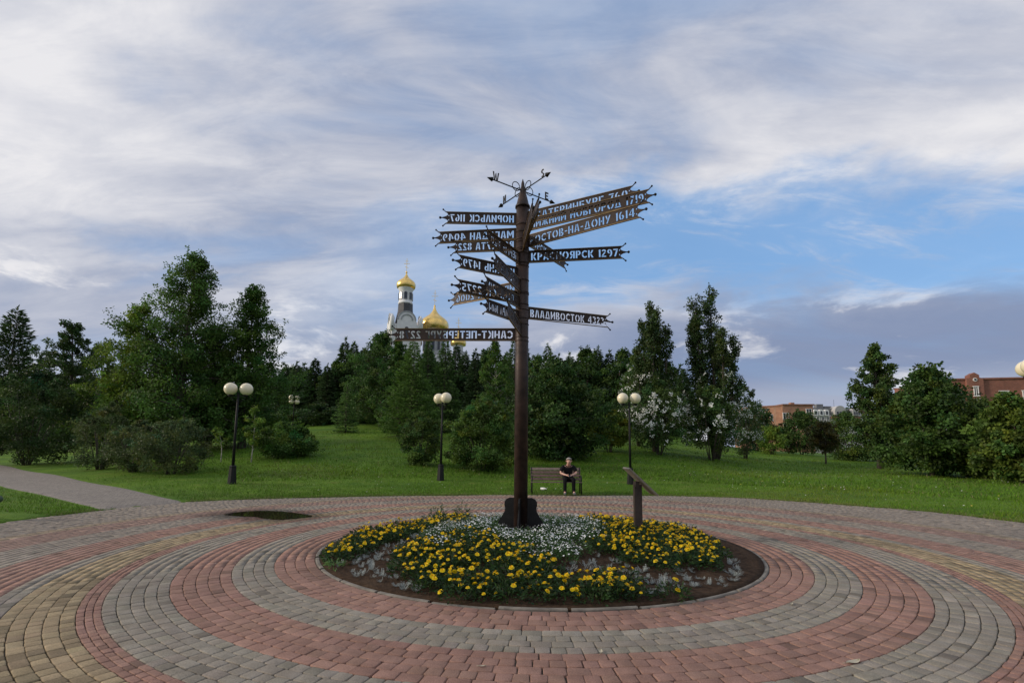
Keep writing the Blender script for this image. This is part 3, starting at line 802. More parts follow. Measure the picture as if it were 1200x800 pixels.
# ================================================================ BENCH
bx0, bx1, by = float(at(622, 575, 18.9)[0]), float(at(681, 575, 18.9)[0]), 18.95
zg = gz((bx0 + bx1) / 2, by)
bench = thing('park_bench', 'slatted wooden park bench with black iron ends on the lawn edge behind the signpost', 'bench', ((bx0 + bx1) / 2, by, zg))
BW = bx1 - bx0
mb = MB()
for i in range(4):
    yy = -.36 + i * .105
    mb = MB(); mb.box((0, yy, .44 - .008 * i), (BW, .088, .032)); mb.build('seat_slat', 'wood_pale' if i == 0 else 'wood_slat', bench)
for i in range(4):
    mb = MB(); mb.box((0, .04 + .045 * i, .535 + .125 * i), (BW, .028, .098), M=Matrix.Rotation(rad(-18), 3, 'X')); mb.build('back_slat', 'wood_pale' if i == 3 else 'wood_slat', bench)
for s in (-1, 1):
    x = s * (BW / 2 - .035)
    mb = MB()
    mb.tube([(x, .20, .97), (x, .02, .42), (x, .06, .0)], .028, 8)
    mb.tube([(x, -.38, .42), (x, .04, .42)], .026, 8)
    mb.tube([(x, -.40, .0), (x, -.38, .42), (x, -.37, .62), (x, -.30, .655), (x, .10, .645)], .024, 8)
    mb.build('end_frame', 'iron_black', bench)

# ================================================================ PERSON on the bench
pxx = float(at(666, 575, 18.7)[0]); pyy = by - .10
per = thing('person', 'grey-haired person in black short-sleeved shirt sitting bent forward on the bench', 'person', (pxx, pyy, zg))
per.scale = (1.06, 1.06, 1.06)
def skin_mesh(name, chains, mat, parent, sub=2):
    """chains: list of [(co, radius), ...]; equal coordinates join; the first vertex is the root"""
    vs, rs, es, ix = [], [], [], {}
    for ch in chains:
        prev = None
        for co, r in ch:
            k = tuple(round(c, 4) for c in co)
            if k not in ix: ix[k] = len(vs); vs.append(k); rs.append(r)
            if prev is not None: es.append((prev, ix[k]))
            prev = ix[k]
    me = bpy.data.meshes.new(name); me.from_pydata(vs, es, [])
    tmp = bpy.data.objects.new(name, me); COL.objects.link(tmp)
    sk = tmp.modifiers.new('skin', 'SKIN'); sk.use_smooth_shade = True; sk.branch_smoothing = .6
    for d, r in zip(me.skin_vertices[0].data, rs):
        d.radius = r if isinstance(r, tuple) else (r, r)
    me.skin_vertices[0].data[0].use_root = True
    sb = tmp.modifiers.new('sub', 'SUBSURF'); sb.levels = sub; sb.render_levels = sub
    dg = bpy.context.evaluated_depsgraph_get()
    out = bpy.data.meshes.new_from_object(tmp.evaluated_get(dg))
    bpy.data.objects.remove(tmp); bpy.data.meshes.remove(me)
    out.name = name; out.materials.clear(); out.materials.append(MAT[mat])
    out.polygons.foreach_set('use_smooth', np.ones(len(out.polygons), dtype=bool))
    return mesh_obj(name, out, parent)
pel = (0, 0, .55); wst = (0, -.05, .72); chs = (0, -.165, .905); nck = (0, -.255, 1.03)
hd0, hd1, hd2 = (0, -.325, 1.075), (0, -.385, 1.140), (0, -.380, 1.225)
ch = [[(pel, (.15, .11)), (wst, (.145, .10)), (chs, (.165, .105)), (nck, (.062, .06)), (hd0, (.068, .072)), (hd1, (.080, .092)), (hd2, (.058, .066))]]
for s in (-1, 1):
    sh = (s * .185, -.185, .965); el_ = (s * .285, -.20, .735); wr = (s * .085, -.43, .665); pm = (s * .035, -.49, .650)
    ch.append([(chs, (.165, .105)), (sh, .062), (el_, .044), (wr, .029), (pm, (.035, .020))])
    for i, (fx, fl) in enumerate(((-.030, .062), (-.010, .075), (.010, .072), (.028, .055))):
        b0 = (pm[0] + fx * .6, pm[1] - .035, pm[2] + .006)
        ch.append([(pm, (.035, .020)), (b0, .0095), (b0[:1] + (b0[1] - fl * .55, b0[2] - .012) if False else (b0[0] - s * .012, b0[1] - fl * .55, b0[2] - .012), .0085), (b0[0] - s * .028, b0[1] - fl * .8, b0[2] - .034), ][0:3] + [((b0[0] - s * .028, b0[1] - fl * .8, b0[2] - .034), .007)])
    t0 = (wr[0] - s * .028, wr[1] - .02, wr[2] + .020); ch.append([(wr, .029), (t0, .012), (t0[0] - s * .012, t0[1] - .035, t0[2] + .016) and ((t0[0] - s * .012, t0[1] - .035, t0[2] + .016), .0095), ((t0[0] - s * .020, t0[1] - .062, t0[2] + .012), .008)])
    hp = (s * .10, -.02, .53); kn = (s * .15, -.45, .52); an_ = (s * .155, -.46, .11); bl = (s * .165, -.56, .045); toe = (s * .17, -.64, .035)
    ch.append([(pel, (.15, .11)), (hp, .095), (kn, .062), (s * .152, -.44, .34) and ((s * .152, -.44, .34), .056), (an_, .038), (bl, (.042, .030)), (toe, (.036, .022))])
body = skin_mesh('body', ch, 'skin', per)
# face: nose, brow, ears, mouth as small shapes that belong to the head
mb = MB(); mb.tube([(0, -.452, 1.185), (0, -.484, 1.135), (0, -.462, 1.127)], [.012, .017, .008], 6); mb.build('nose', 'skin', per)
for s in (-1, 1):
    mb = MB(); mb.ball((s * .082, -.362, 1.155), .024, 8, 1.4); mb.build('ear', 'skin', per)
    mb = MB(); mb.ball((s * .032, -.452, 1.182), .009, 8); mb.build('eye', 'phone_black', per)
mb = MB(); mb.box((0, -.452, 1.103), (.045, .012, .008)); mb.build('mouth', 'wood_slat', per)
mb = MB()
hp_ = []
for i in range(7):
    t = PI * .5 * i / 6
    hp_.append((.098 * math.sin(t) + .001, .072 * math.cos(t)))
mb.lathe([(r, z) for r, z in hp_[::-1]], 18)
hair = mb.mesh('hair', 'grey_hair'); hair.transform(Matrix.Translation((0, -.348, 1.195)) @ Matrix.Rotation(rad(-18), 4, 'X') @ Matrix.Diagonal((1.02, 1.18, 1.2, 1)))
mesh_obj('hair', hair, per)
shirt = [[(pel, (.165, .125)), (wst, (.172, .128)), (chs, (.190, .130)), ((0, -.218, .985), (.150, .120)), ((0, -.258, 1.045), (.088, .082))]]
for s in (-1, 1):
    shirt.append([(chs, (.190, .128)), ((s * .180, -.185, .962), .100), ((s * .235, -.192, .870), .086), ((s * .270, -.198, .785), .076)])
skin_mesh('shirt', shirt, 'black_cloth', per)
tr = [[((0, .0, .56), (.170, .122))]]
tr = []
for s in (-1, 1):
    tr.append([((0, .0, .55), (.165, .118)), ((s * .10, -.02, .535), .108), ((s * .15, -.455, .525), .080), ((s * .152, -.445, .34), .070), ((s * .155, -.455, .10), .062), ((s * .155, -.46, .045), .060)])
skin_mesh('trousers', tr, 'black_trousers', per)
for s in (-1, 1):
    skin_mesh('shoe', [[((s * .155, -.44, .055), (.050, .045)), ((s * .163, -.56, .045), (.052, .036)), ((s * .17, -.66, .035), (.042, .026))]], 'shoe_grey', per)
ph = thing('phone', 'small dark phone held in both hands of the seated person', 'phone', (pxx, pyy - .575, zg + .695))
mb = MB(); mb.box((0, 0, 0), (.075, .14, .010), M=Matrix.Rotation(rad(25), 3, 'X')); mb.build('case', 'phone_black', ph)
mb = MB(); mb.box((0, -.0025, .0055), (.066, .128, .002), M=Matrix.Rotation(rad(25), 3, 'X')); mb.build('screen', 'glass_dark', ph)

# ================================================================ small things on the ground
q = on(638, 577); zc = gz(q[0], q[1] + .3)
bt = thing('plastic_bottle', 'white plastic bottle lying on the grass beneath the bench', 'bottle', (q[0], q[1] + .3, zc + .055), rad(-35))
mb = MB(); mb.tube([(-.15, 0, 0), (-.14, 0, 0), (.03, 0, 0), (.08, 0, .005), (.10, 0, .005)], [.03, .052, .052, .026, .018], 14); mb.build('body', 'white_plastic', bt)
mb = MB(); mb.tube([(.10, 0, .005), (.128, 0, .005)], .021, 10); mb.build('cap', 'white_plastic', bt)
q = on(-7, 611)
bn_ = thing('litter_bin', 'dark bin with rounded green lid at the left edge on the grass wedge', 'bin', (q[0] - .26, q[1] + .2, gz(q[0], q[1] + .2)))
mb = MB(); mb.lathe([(.10, -.05), (.10, .03), (.08, .05), (.095, .36), (.11, .38)], 14); mb.build('body', 'iron_black', bn_)
mb = MB(); mb.lathe([(.11, .37), (.135, .40), (.14, .45), (.11, .50), (.05, .53), (.01, .535)], 16); mb.build('lid', 'bin_green', bn_)
for (px, py, an, sz, lab) in ((1000, 776, 20, .075, 'pale dry leaf lying on the red pavers low on the right'), (704, 764, 80, .04, 'little pale leaf scrap on the edge of the grey paver ring'),
                              (565, 781, 10, .03, 'tiny whitish leaf scrap on the red pavers below the yellow flowers'), (928, 708, 60, .035, 'small pale leaf scrap on the grey ring right of the bed')):
    q = on(px, py); mb = MB(); n = 9
    up_, lo_ = [], []
    for i in range(n):
        t = i / (n - 1); w = .36 * math.sin(PI * t) ** .8 + .01
        up_.append((sz * (t - .5) * 2, sz * w, .006 + .012 * (sz / .075) * (2 * t - 1) ** 2)); lo_.append((sz * (t - .5) * 2, -sz * w, .008 + .010 * (sz / .075) * (2 * t - 1) ** 2))
    mid = [(sz * (i / (n - 1) - .5) * 2, 0, .004) for i in range(n)]
    vs = up_ + mid + lo_
    fs = [(i, i + 1, n + i + 1, n + i) for i in range(n - 1)] + [(n + i, n + i + 1, 2 * n + i + 1, 2 * n + i) for i in range(n - 1)]
    mb.add(vs, fs); mb.tube([(-sz, 0, .008), (-sz * 1.35, .01, .004)], .0018, 5)
    tag(mb.build('fallen_leaf', 'dry_leaf', None, (q[0], q[1], .003), rad(an)), lab, 'leaf', 'dry leaves fallen on the paving')

# ================================================================ FLOWERS in the bed
rng = np.random.default_rng(21)
def leaf_quads(c, d, nrm_, L, W):
    """c base points, d direction, nrm_ rough normal, L length, W width -> rhombic leaf quads"""
    d = d / np.linalg.norm(d, axis=1, keepdims=True)
    s = np.cross(d, nrm_); s /= np.linalg.norm(s, axis=1, keepdims=True) + 1e-9
    L = np.asarray(L)[:, None]; W = np.asarray(W)[:, None]
    V = np.stack([c, c + d * L * .5 + s * W * .5, c + d * L, c + d * L * .5 - s * W * .5], 1)
    return V.reshape(-1, 3), np.arange(4 * len(c)).reshape(-1, 4)
def unit(n, g, up=0.0):
    v = g.normal(0, 1, (n, 3)); v[:, 2] += up
    return v / np.linalg.norm(v, axis=1, keepdims=True)
def plant_mesh(name, g, n, R, H, ll, lw, base, var, droop=.2):
    t = g.uniform(0, 2 * PI, n); r = R * np.sqrt(g.random(n)); 
    zz = H * (1 - .55 * (r / R) ** 2) * g.uniform(.12, 1, n)
    c = np.stack([r * np.cos(t), r * np.sin(t), zz], 1)
    d = np.stack([np.cos(t) * .8, np.sin(t) * .8, g.uniform(-droop, .9, n)], 1) + g.normal(0, .35, (n, 3))
    V, Q = leaf_quads(c, d, unit(n, g, 1.0), ll * g.uniform(.6, 1.2, n), lw * g.uniform(.7, 1.2, n))
    cc = np.array(base) * g.normal(1, var, (n, 1)) + g.normal(0, .006, (n, 3))
    return V, Q, np.repeat(np.clip(cc, .008, .9), 4, 0)
def flower_mesh(g):
    """a ruffled double head: three rings of petals round a small orange eye"""
    V, Q, C = [], [], []; k = 0
    for ring, (r, z, tilt, n) in enumerate(((.034, .0, .15, 9), (.026, .009, .55, 8), (.015, .015, 1.0, 6))):
        for i in range(n):
            a = 2 * PI * (i + .5 * ring + g.normal(0, .1)) / n; w = r * .46
            ca, sa = math.cos(a), math.sin(a); zz = z + r * tilt * .55
            V += [(0, 0, z * .5 + .002), (r * .75 * ca - w * sa, r * .75 * sa + w * ca, zz * .9), (r * ca, r * sa, zz + g.normal(0, .002)), (r * .75 * ca + w * sa, r * .75 * sa - w * ca, zz * .9)]
            Q.append((k, k + 1, k + 2, k + 3)); k += 4
            c = np.array(((.86, .67, .015), (.87, .71, .020), (.78, .42, .008))[ring]) * g.normal(1, .05)
            C += [c * .88, c, c, c]
    return np.array(V), np.array(Q), np.clip(np.array(C), 0, .9)
fg = np.random.default_rng(3)
HEADS = [np_mesh('flower_head', *flower_mesh(fg), 'petal') for _ in range(4)]
MARI = [np_mesh('marigold_plant', *plant_mesh('m', fg, 250, .185, .175, .060, .020, (.030, .062, .017), .28), 'leaf') for _ in range(6)]
def silver_mesh(g):
    V, Q, C = [], [], []; k = 0
    for i in range(9):
        a = g.uniform(0, 2 * PI); e = g.uniform(.10, .85); L = g.uniform(.06, .12)
        d = np.array((math.cos(a) * math.cos(e), math.sin(a) * math.cos(e), math.sin(e))); s = np.array((-math.sin(a), math.cos(a), 0)); u = np.cross(s, d)
        for j in range(6):                                       # lobed leaf: pairs of lobes along the rib
            t = .25 + .15 * j; p = d * L * t + u * -.05 * t * t * L / .12
            for sg in (-1, 1):
                q = p + (d * .6 + s * sg) * L * .30 * (1 - .4 * abs(t - .55))
                w = d * L * .075
                V += [p, p + (q - p) * .5 + w, q, p + (q - p) * .5 - w]; Q.append((k, k + 1, k + 2, k + 3)); k += 4
                c = np.array((.36, .40, .38)) * g.normal(1, .24); C += [c * .8, c, c, c]
        tipq = d * L * 1.12; p = d * L * .1; w = s * L * .06
        V += [p, p + (tipq - p) * .6 + w, tipq, p + (tipq - p) * .6 - w]; Q.append((k, k + 1, k + 2, k + 3)); k += 4
        c = np.array((.31, .34, .32)); C += [c * .8, c, c, c]
    return np.array(V), np.array(Q), np.clip(np.array(C), 0, .8)
SILV = [np_mesh('silver_ragwort', *silver_mesh(fg), 'leaf') for _ in range(6)]
WHITE = []
for _ in range(5):
    V, Q, C = plant_mesh('w', fg, 230, .19, .165, .050, .016, (.050, .105, .030), .25)
    n = 34; t = fg.uniform(0, 2 * PI, n); r = .19 * np.sqrt(fg.random(n)); c = np.stack([r * np.cos(t), r * np.sin(t), .188 - .075 * (r / .19) ** 2 + fg.normal(0, .012, n)], 1)
    s = fg.uniform(.009, .0155, n); B = []
    for i in range(n):
        nn = np.array((c[i, 0] * 2, c[i, 1] * 2 - .25, .8)); nn /= np.linalg.norm(nn); a = np.cross(nn, (1, 0, 0)); a /= np.linalg.norm(a); b = np.cross(nn, a)
        B += [c[i] + s[i] * a, c[i] + s[i] * b, c[i] - s[i] * a, c[i] - s[i] * b]
    fol = np_mesh('white_flower_plant', V, Q, C, 'leaf')
    blo = np_mesh('blossoms', np.array(B), np.arange(4 * n).reshape(-1, 4), np.repeat(np.array((.72, .74, .74)) * fg.normal(1, .06, (n, 1)), 4, 0).clip(0, .9), 'petal')
    WHITE.append((fol, blo))
def inside(poly, x, y):
    c = False; n = len(poly)
    for i in range(n):
        (x1, y1), (x2, y2) = poly[i], poly[(i + 1) % n]
        if (y1 > y) != (y2 > y) and x < (x2 - x1) * (y - y1) / (y2 - y1) + x1: c = not c
    return c
def plan(pts, z=.2): return [tuple(on(px, py, z)[:2]) for px, py in pts]
def fill(poly, gap, seed, rmax=3.38, jit=.35):
    g = np.random.default_rng(seed); xs = [p[0] for p in poly]; ys = [p[1] for p in poly]; out = []
    y = min(ys); k = 0
    while y < max(ys):
        x = min(xs) + (k % 2) * gap / 2
        while x < max(xs):
            qx, qy = x + g.normal(0, gap * jit * .5), y + g.normal(0, gap * jit * .5)
            if inside(poly, qx, qy) and math.hypot(qx - BX, qy - BY) < rmax and math.hypot(qx - PX, qy - PY) > .42: out.append((qx, qy))
            x += gap
        y += gap * .87; k += 1
    return out
FRONT = plan([(463, 652), (486, 640), (520, 634), (560, 634), (602, 647), (642, 664), (662, 680), (700, 672), (740, 672), (752, 686), (748, 702), (700, 706), (640, 704), (580, 698), (515, 688), (478, 672)], .12)
LEFTP = plan([(384, 636), (400, 624), (440, 612), (500, 603), (556, 600), (548, 612), (500, 618), (455, 625), (410, 638), (392, 645)], .22)
RIGHTP = plan([(690, 640), (712, 616), (670, 606), (690, 601), (780, 604), (824, 620), (850, 638), (832, 652), (775, 653), (720, 650)], .22)
WHITEP = plan([(530, 640), (485, 630), (512, 617), (560, 604), (640, 601), (700, 612), (708, 625), (692, 642), (640, 652), (600, 644), (560, 632)], .24)
flower_n = [0]
def marigolds(poly, gap, seed, label, group, nf):
    g = np.random.default_rng(seed); pts = fill(poly, gap, seed)
    for (x, y) in pts:
        o = thing('marigold_plant', label, 'marigold', (x, y, float(soil_z(x, y)) - .01), g.uniform(0, 6.28), group)
        mesh_obj('foliage', MARI[g.integers(0, 6)], o)
        s = g.uniform(.85, 1.15); o.scale = (s, s, s * g.uniform(.9, 1.1))
        for k in range(g.integers(nf[0], nf[1] + 1)):
            t = g.uniform(0, 2 * PI); r = .18 * math.sqrt(g.random())
            h = bpy.data.objects.new('flower_head', HEADS[g.integers(0, 4)])
            h.location = (r * math.cos(t), r * math.sin(t), .190 - .085 * (r / .18) ** 2 + g.normal(0, .014))
            h.rotation_euler = (g.normal(.0, .25) , r * 1.9 + g.normal(0, .15), t); f = g.uniform(.6, 1.12); h.scale = (f, f, f); link(h, o)
    return pts
taken = marigolds(FRONT, .275, 31, 'yellow marigold plant in the front patch of the round bed', 'marigolds in the front patch of the bed', (4, 6))
taken += marigolds(RIGHTP, .275, 32, 'yellow marigold plant in the right patch round the information stand', 'marigolds in the right patch of the bed', (4, 6))
taken += marigolds(LEFTP, .27, 33, 'yellow marigold plant in the curved strip at the back left of the bed', 'marigolds in the left strip of the bed', (4, 6))
x, y, _ = on(788, 688, .12)
o = thing('marigold_plant', 'lone marigold plant with few heads at the right end of the front patch', 'marigold', (x, y, float(soil_z(x, y)) - .01), 1.0); mesh_obj('foliage', MARI[2], o)
for (u, v, w, m_) in ((-.10, -.08, .12, 0), (.0, -.04, .2, 1), (.10, .0, .18, 2)):
    h = bpy.data.objects.new('flower_head', HEADS[m_]); h.location = (u, v, w); h.rotation_euler = (.4, u, 0); link(h, o)
taken.append((x, y))
g = np.random.default_rng(41)
wp = fill(WHITEP, .265, 34)
for (x, y) in wp:
    if min((math.hypot(x - a, y - b) for a, b in taken), default=9) < .14: continue
    fol, blo = WHITE[g.integers(0, 5)]
    o = thing('white_flower_plant', 'bushy green plant with many tiny white flowers round the signpost foot', 'white flowers', (x, y, float(soil_z(x, y)) - .01), g.uniform(0, 6.28), 'white flowers round the foot of the signpost')
    s = g.uniform(.85, 1.2); o.scale = (s, s, s); mesh_obj('foliage', fol, o)
    b = mesh_obj('blossoms', blo, o); b['kind'] = 'stuff'
taken += wp
for gap, poly, seed, dens in ((.165, plan([(375, 655), (392, 640), (430, 630), (500, 618), (530, 622), (480, 640), (462, 655), (478, 676), (500, 692), (430, 682), (390, 668)], .08), 51, .92),
                        (.185, plan([(610, 648), (690, 645), (780, 655), (850, 645), (868, 655), (858, 676), (800, 694), (752, 690), (735, 668), (660, 672)], .10), 52, .95)):
    for (x, y) in fill(poly, gap, seed, 3.36, .6):
        if g.random() > dens or min(math.hypot(x - a, y - b) for a, b in taken) < .15: continue
        o = mesh_obj('silver_ragwort', SILV[g.integers(0, 6)], None, (x, y, float(soil_z(x, y)) - .005), g.uniform(0, 6.28)); s = g.uniform(.42, .9); o.scale = (s, s, s * g.uniform(.65, 1.05))
        tag(o, 'silver-leaved ragwort plant in the bare soil of the bed' + (' on the left' if seed == 51 else ' on the right'), 'silver plant', 'silver-leaved plants in the bed, ' + ('left' if seed == 51 else 'right'))
q = on(392, 660, .08)
V, Q, C = plant_mesh('weed', fg, 60, .12, .12, .08, .02, (.10, .19, .05), .2)
tag(mesh_obj('weed', np_mesh('weed', V, Q, C, 'leaf'), None, (q[0], q[1], float(soil_z(q[0], q[1])))), 'pale green weed in the soil at the left of the flower bed', 'weed')
for px in (545, 618 - 100):
    q = on(px, 604, .15)
    V, Q, C = plant_mesh('weed', fg, 130, .16, .42, .12, .022, (.045, .09, .028), .25, -.3)
    tag(mesh_obj('tall_weed', np_mesh('tall_weed', V, Q, C, 'leaf'), None, (q[0], q[1] - .6, float(soil_z(q[0], q[1] - .6)))), 'tall green weed standing behind the white flowers ' + ('close to the signpost foot' if px == 545 else 'farther left in the marigold strip'), 'weed')

# ================================================================ TREES AND SHRUBS
def rot_about(v, ax, t):
    return v * math.cos(t) + np.cross(ax, v) * math.sin(t) + ax * np.dot(ax, v) * (1 - math.cos(t))
def leaves_at(g, C, R, n_per, L, W, base, var=.26, hue=.15, flat=.75, up=.5, out=None):
    """clumps of leaf quads: C clump centres (k,3), R radii (k,)"""
    k = len(C)
    m_ = g.random(k) < .65; o = C - np.array((0, 0, 1)) * C[:, 2:3] * .55; o = o / (np.linalg.norm(o, axis=1, keepdims=True) + 1e-6)   # small outlying sprays
    C2 = C[m_] + (o[m_] + np.clip(g.normal(0, .4, (m_.sum(), 3)), -.6, .6)) * R[m_, None] * .95; R2 = R[m_] * g.uniform(.28, .5, m_.sum())
    cnt = np.concatenate([np.full(k, n_per), np.full(len(C2), max(4, int(n_per * .22)))]); C = np.concatenate([C, C2]); R = np.concatenate([R, R2]); k = len(C)
    idx = np.repeat(np.arange(k), cnt); n = len(idx)
    p = g.normal(0, 1, (n, 3)); p /= np.linalg.norm(p, axis=1, keepdims=True); p *= (g.random(n) ** .5)[:, None]
    p[:, 2] *= flat
    P = C[idx] + p * R[idx, None]
    d = p * .6 + g.normal(0, .55, (n, 3)); d[:, 2] -= .25
    nr = unit(n, g, up)
    V, Q = leaf_quads(P, d, nr, L * g.uniform(.6, 1.25, n), W * g.uniform(.7, 1.25, n))
    kc = g.normal(1, var, (k, 1)) + 0 * g.random((k, 1)); kh = g.normal(0, hue, (k, 1))
    c = np.array(base)[None] * kc[idx] * g.normal(1, .16, (n, 1))
    c = c * np.concatenate([1 + kh[idx], np.ones((n, 1)), 1 - kh[idx]], 1) * np.array((1.68, 1.80, 1.05))
    return V, Q, np.repeat(np.clip(c, .006, .5), 4, 0)
def needle_spray(g, P, D, L, W, base, var=.2):
    n = len(P)
    V, Q = leaf_quads(P, D, unit(n, g, .8), L * g.uniform(.6, 1.2, n), W * g.uniform(.7, 1.2, n))
    c = np.array(base)[None] * g.normal(1, var, (n, 1)) * np.array((1.68, 1.80, 1.05))
    return V, Q, np.repeat(np.clip(c, .005, .4), 4, 0)
def merge(parts):
    Vs, Qs, Cs = [], [], []; k = 0
    for V, Q, C in parts: Vs.append(V); Qs.append(Q + k); Cs.append(C); k += len(V)
    return np.concatenate(Vs), np.concatenate(Qs), np.concatenate(Cs)

def broad(g, H, R, base=.12, limbs=34, prof=None, rise=.45, leaf=(.13, .085), col=(.045, .085, .022), n_per=70, cr=(.34, .62), fill_=.35, trunk_r=None, lean=0.0):
    """tapered trunk, limbs that rise and fork, leaf clumps along the outer part of every limb"""
    prof = prof or (lambda t: math.sin(PI * min(1, max(0, t)) ** .75) ** .7)
    tr = trunk_r or (.018 * H + .03); mb = MB()
    hx, hy = g.normal(0, .03 * H, 2); hx += lean * H
    def tp(t): return np.array((hx * t * t + .05 * math.sin(3 * t + hx), hy * t * t, H * .97 * t))
    mb.tube([tp(t) - (np.array((0, 0, .25)) if t == 0 else 0) for t in np.linspace(0, 1, 8)], [tr * (1.25 if i == 0 else 1 - .93 * i / 7) for i in range(8)], 8)
    C, Rr = [], []
    a = g.uniform(0, 6.28)
    for i in range(limbs):
        t = base + (1 - base) * ((i + g.uniform(-.3, .3)) / limbs); t = min(.985, max(base, t)); u = (t - base) / (1 - base)
        a += 2.4 + g.normal(0, .35)
        l = R * prof(u) * g.uniform(.62, 1.15)
        s = tp(max(.05, t - .10 * (1 - u)))
        e = tp(t); e = np.array((e[0] + l * math.cos(a), e[1] + l * math.sin(a), e[2] + rise * l * g.uniform(.2, 1.2) - .1 * l))
        mid = (s + e) / 2 + g.normal(0, .07 * l + .02, 3) + np.array((0, 0, .08 * l))
        mb.tube([s, mid, e], [tr * .34 * (1 - .75 * u) + .008, tr * .20 * (1 - .7 * u) + .006, .005], 5, caps=False)
        m_ = max(2, int(2 + 3.2 * l / (R * .5)))
        for q in range(m_):
            f = g.uniform(.30, 1.05) if q else 1.0
            p = (1 - f) ** 2 * s + 2 * f * (1 - f) * mid + f * f * e
            r = g.uniform(*cr) * (R / 2.5) ** .5 * (1 - .35 * u)
            off = np.clip(g.normal(0, 1, 3), -1.6, 1.6) * np.array((.26, .26, .18)) * l * f
            C.append(p + off); Rr.append(r)
            if g.random() < .5 and l > .5: mb.tube([mid, (mid + p + off) / 2 + g.normal(0, .04, 3), p + off], [.012, .009, .004], 4, caps=False)
    for q in range(int(3 + 2 * R)):                              # leader and a few outlying sprays that break the outline
        p = tp(.96) + np.array((g.normal(0, .09 * R), g.normal(0, .09 * R), g.uniform(-.02, .05) * H)); C.append(p); Rr.append(g.uniform(.22, .4) * cr[0] / .34)
    C = np.array(C); Rr = np.array(Rr)
    V, Q, K = leaves_at(g, C, Rr, n_per, leaf[0], leaf[1], col)
    return mb, V, Q, K
def poplar(g, H, R, stems=5, leaf=(.16, .12), col=(.028, .045, .019), n_per=46):
    mb = MB(); C, Rr = [], []
    for s in range(stems):
        hh = H * (1.0 if s == 0 else g.uniform(.58, .95)); a = 2 * PI * s / stems + g.normal(0, .3)
        rad_ = 0.0 if s == 0 else R * g.uniform(.45, .85)
        def sp_(t): 
            k = (t ** 1.1 * .35 + .65 * min(1, t * 2.2)) if s else t
            return np.array((rad_ * math.cos(a) * k + .06 * math.sin(5 * t + s), rad_ * math.sin(a) * k + .06 * math.cos(4 * t + s), hh * t))
        mb.tube([sp_(t) - (np.array((0, 0, .25)) if t == 0 else 0) for t in np.linspace(0, 1, 8)], [(.10 + .012 * H * .5) * (1.2 if i == 0 else (1 - .92 * i / 7)) for i in range(8)], 7)
        nb = int(hh * 4.4)
        for i in range(nb):
            t = .10 + .90 * (i + g.random()) / nb; b = g.uniform(0, 6.28)
            w = (.80 if s == 0 else .62) * R * .55 * (math.sin(PI * min(1, (t - .05)) ** .7) ** .6 * .9 + .15)
            l = w * g.uniform(.45, 1.15)
            p0 = sp_(t * .93); p1 = sp_(t) + np.array((l * math.cos(b), l * math.sin(b), l * g.uniform(.3, 1.2)))
            mb.tube([p0, (p0 + p1) / 2 + np.array((0, 0, -.05 * l)), p1], [.018, .012, .004], 4, caps=False)
            for q in range(2): C.append(p0 + (p1 - p0) * g.uniform(.5, 1.05) + g.normal(0, .06, 3)); Rr.append(g.uniform(.20, .42))
    C = np.array(C); Rr = np.array(Rr); k = C[:, 2] < H * 1.0; 
    V, Q, K = leaves_at(g, C[k], Rr[k], n_per, leaf[0], leaf[1], col, var=.24, flat=1.1)
    return mb, V, Q, K
def spruce(g, H, R, col=(.022, .040, .020), dens=1.0, base=.04, spray=(.30, .085), droop=.35, pine=False, open_=.0):
    mb = MB(); mb.tube([(0, 0, -.25), (0, 0, H * .5), (g.normal(0, .01 * H), 0, H)], [.016 * H + .03, .009 * H + .015, .008], 7)
    P, D = [], []; z = base * H; a = 0
    while z < H * .985:
        t = z / H; l0 = R * ((1 - t) ** (.62 if pine else .85)) * (1.0 if t > .12 else .7 + .3 * t / .12) + .05
        nb = max(4, int(round((6 + 2 * R * (1 - t)))))
        for i in range(nb):
            a += 2 * PI / nb + g.normal(0, .22)
            if g.random() < open_: continue
            l = l0 * g.uniform(.60, 1.18); ca, sa = math.cos(a), math.sin(a)
            n = max(5, int(dens * l / .055))
            f = np.sqrt(g.random(n)) * 1.02
            zz = z + l * (f * g.normal(.12, .05) - droop * f * f + (.30 * f ** 4 if not pine else .55 * f * f))
            lat = g.normal(0, .17, n) * l * (.35 + f * (1.1 - f) * 2.2)
            P.append(np.stack([ca * l * f - sa * lat, sa * l * f + ca * lat, zz + g.normal(0, .035, n)], 1))
            d = np.stack([ca - sa * np.sign(lat) * .8 + g.normal(0, .35, n), sa + ca * np.sign(lat) * .8 + g.normal(0, .35, n), g.normal(-.30 if not pine else .35, .30, n)], 1); D.append(d)
            mb.tube([(0, 0, z), (ca * l * .9, sa * l * .9, z + l * (.1 - droop * .75))], [.012 + .004 * l, .004], 4, caps=False)
        z += (.20 + .028 * H * (1 - t) * .5) * g.uniform(.8, 1.2)
    P.append(np.stack([g.normal(0, .03, 14), g.normal(0, .03, 14), H * g.uniform(.955, 1.01, 14)], 1)); D.append(np.stack([g.normal(0, .4, 14), g.normal(0, .4, 14), np.full(14, .9)], 1))
    P = np.concatenate(P); D = np.concatenate(D)
    V, Q, K = needle_spray(g, P, D, spray[0], spray[1], col, .26)
    return mb, V, Q, K
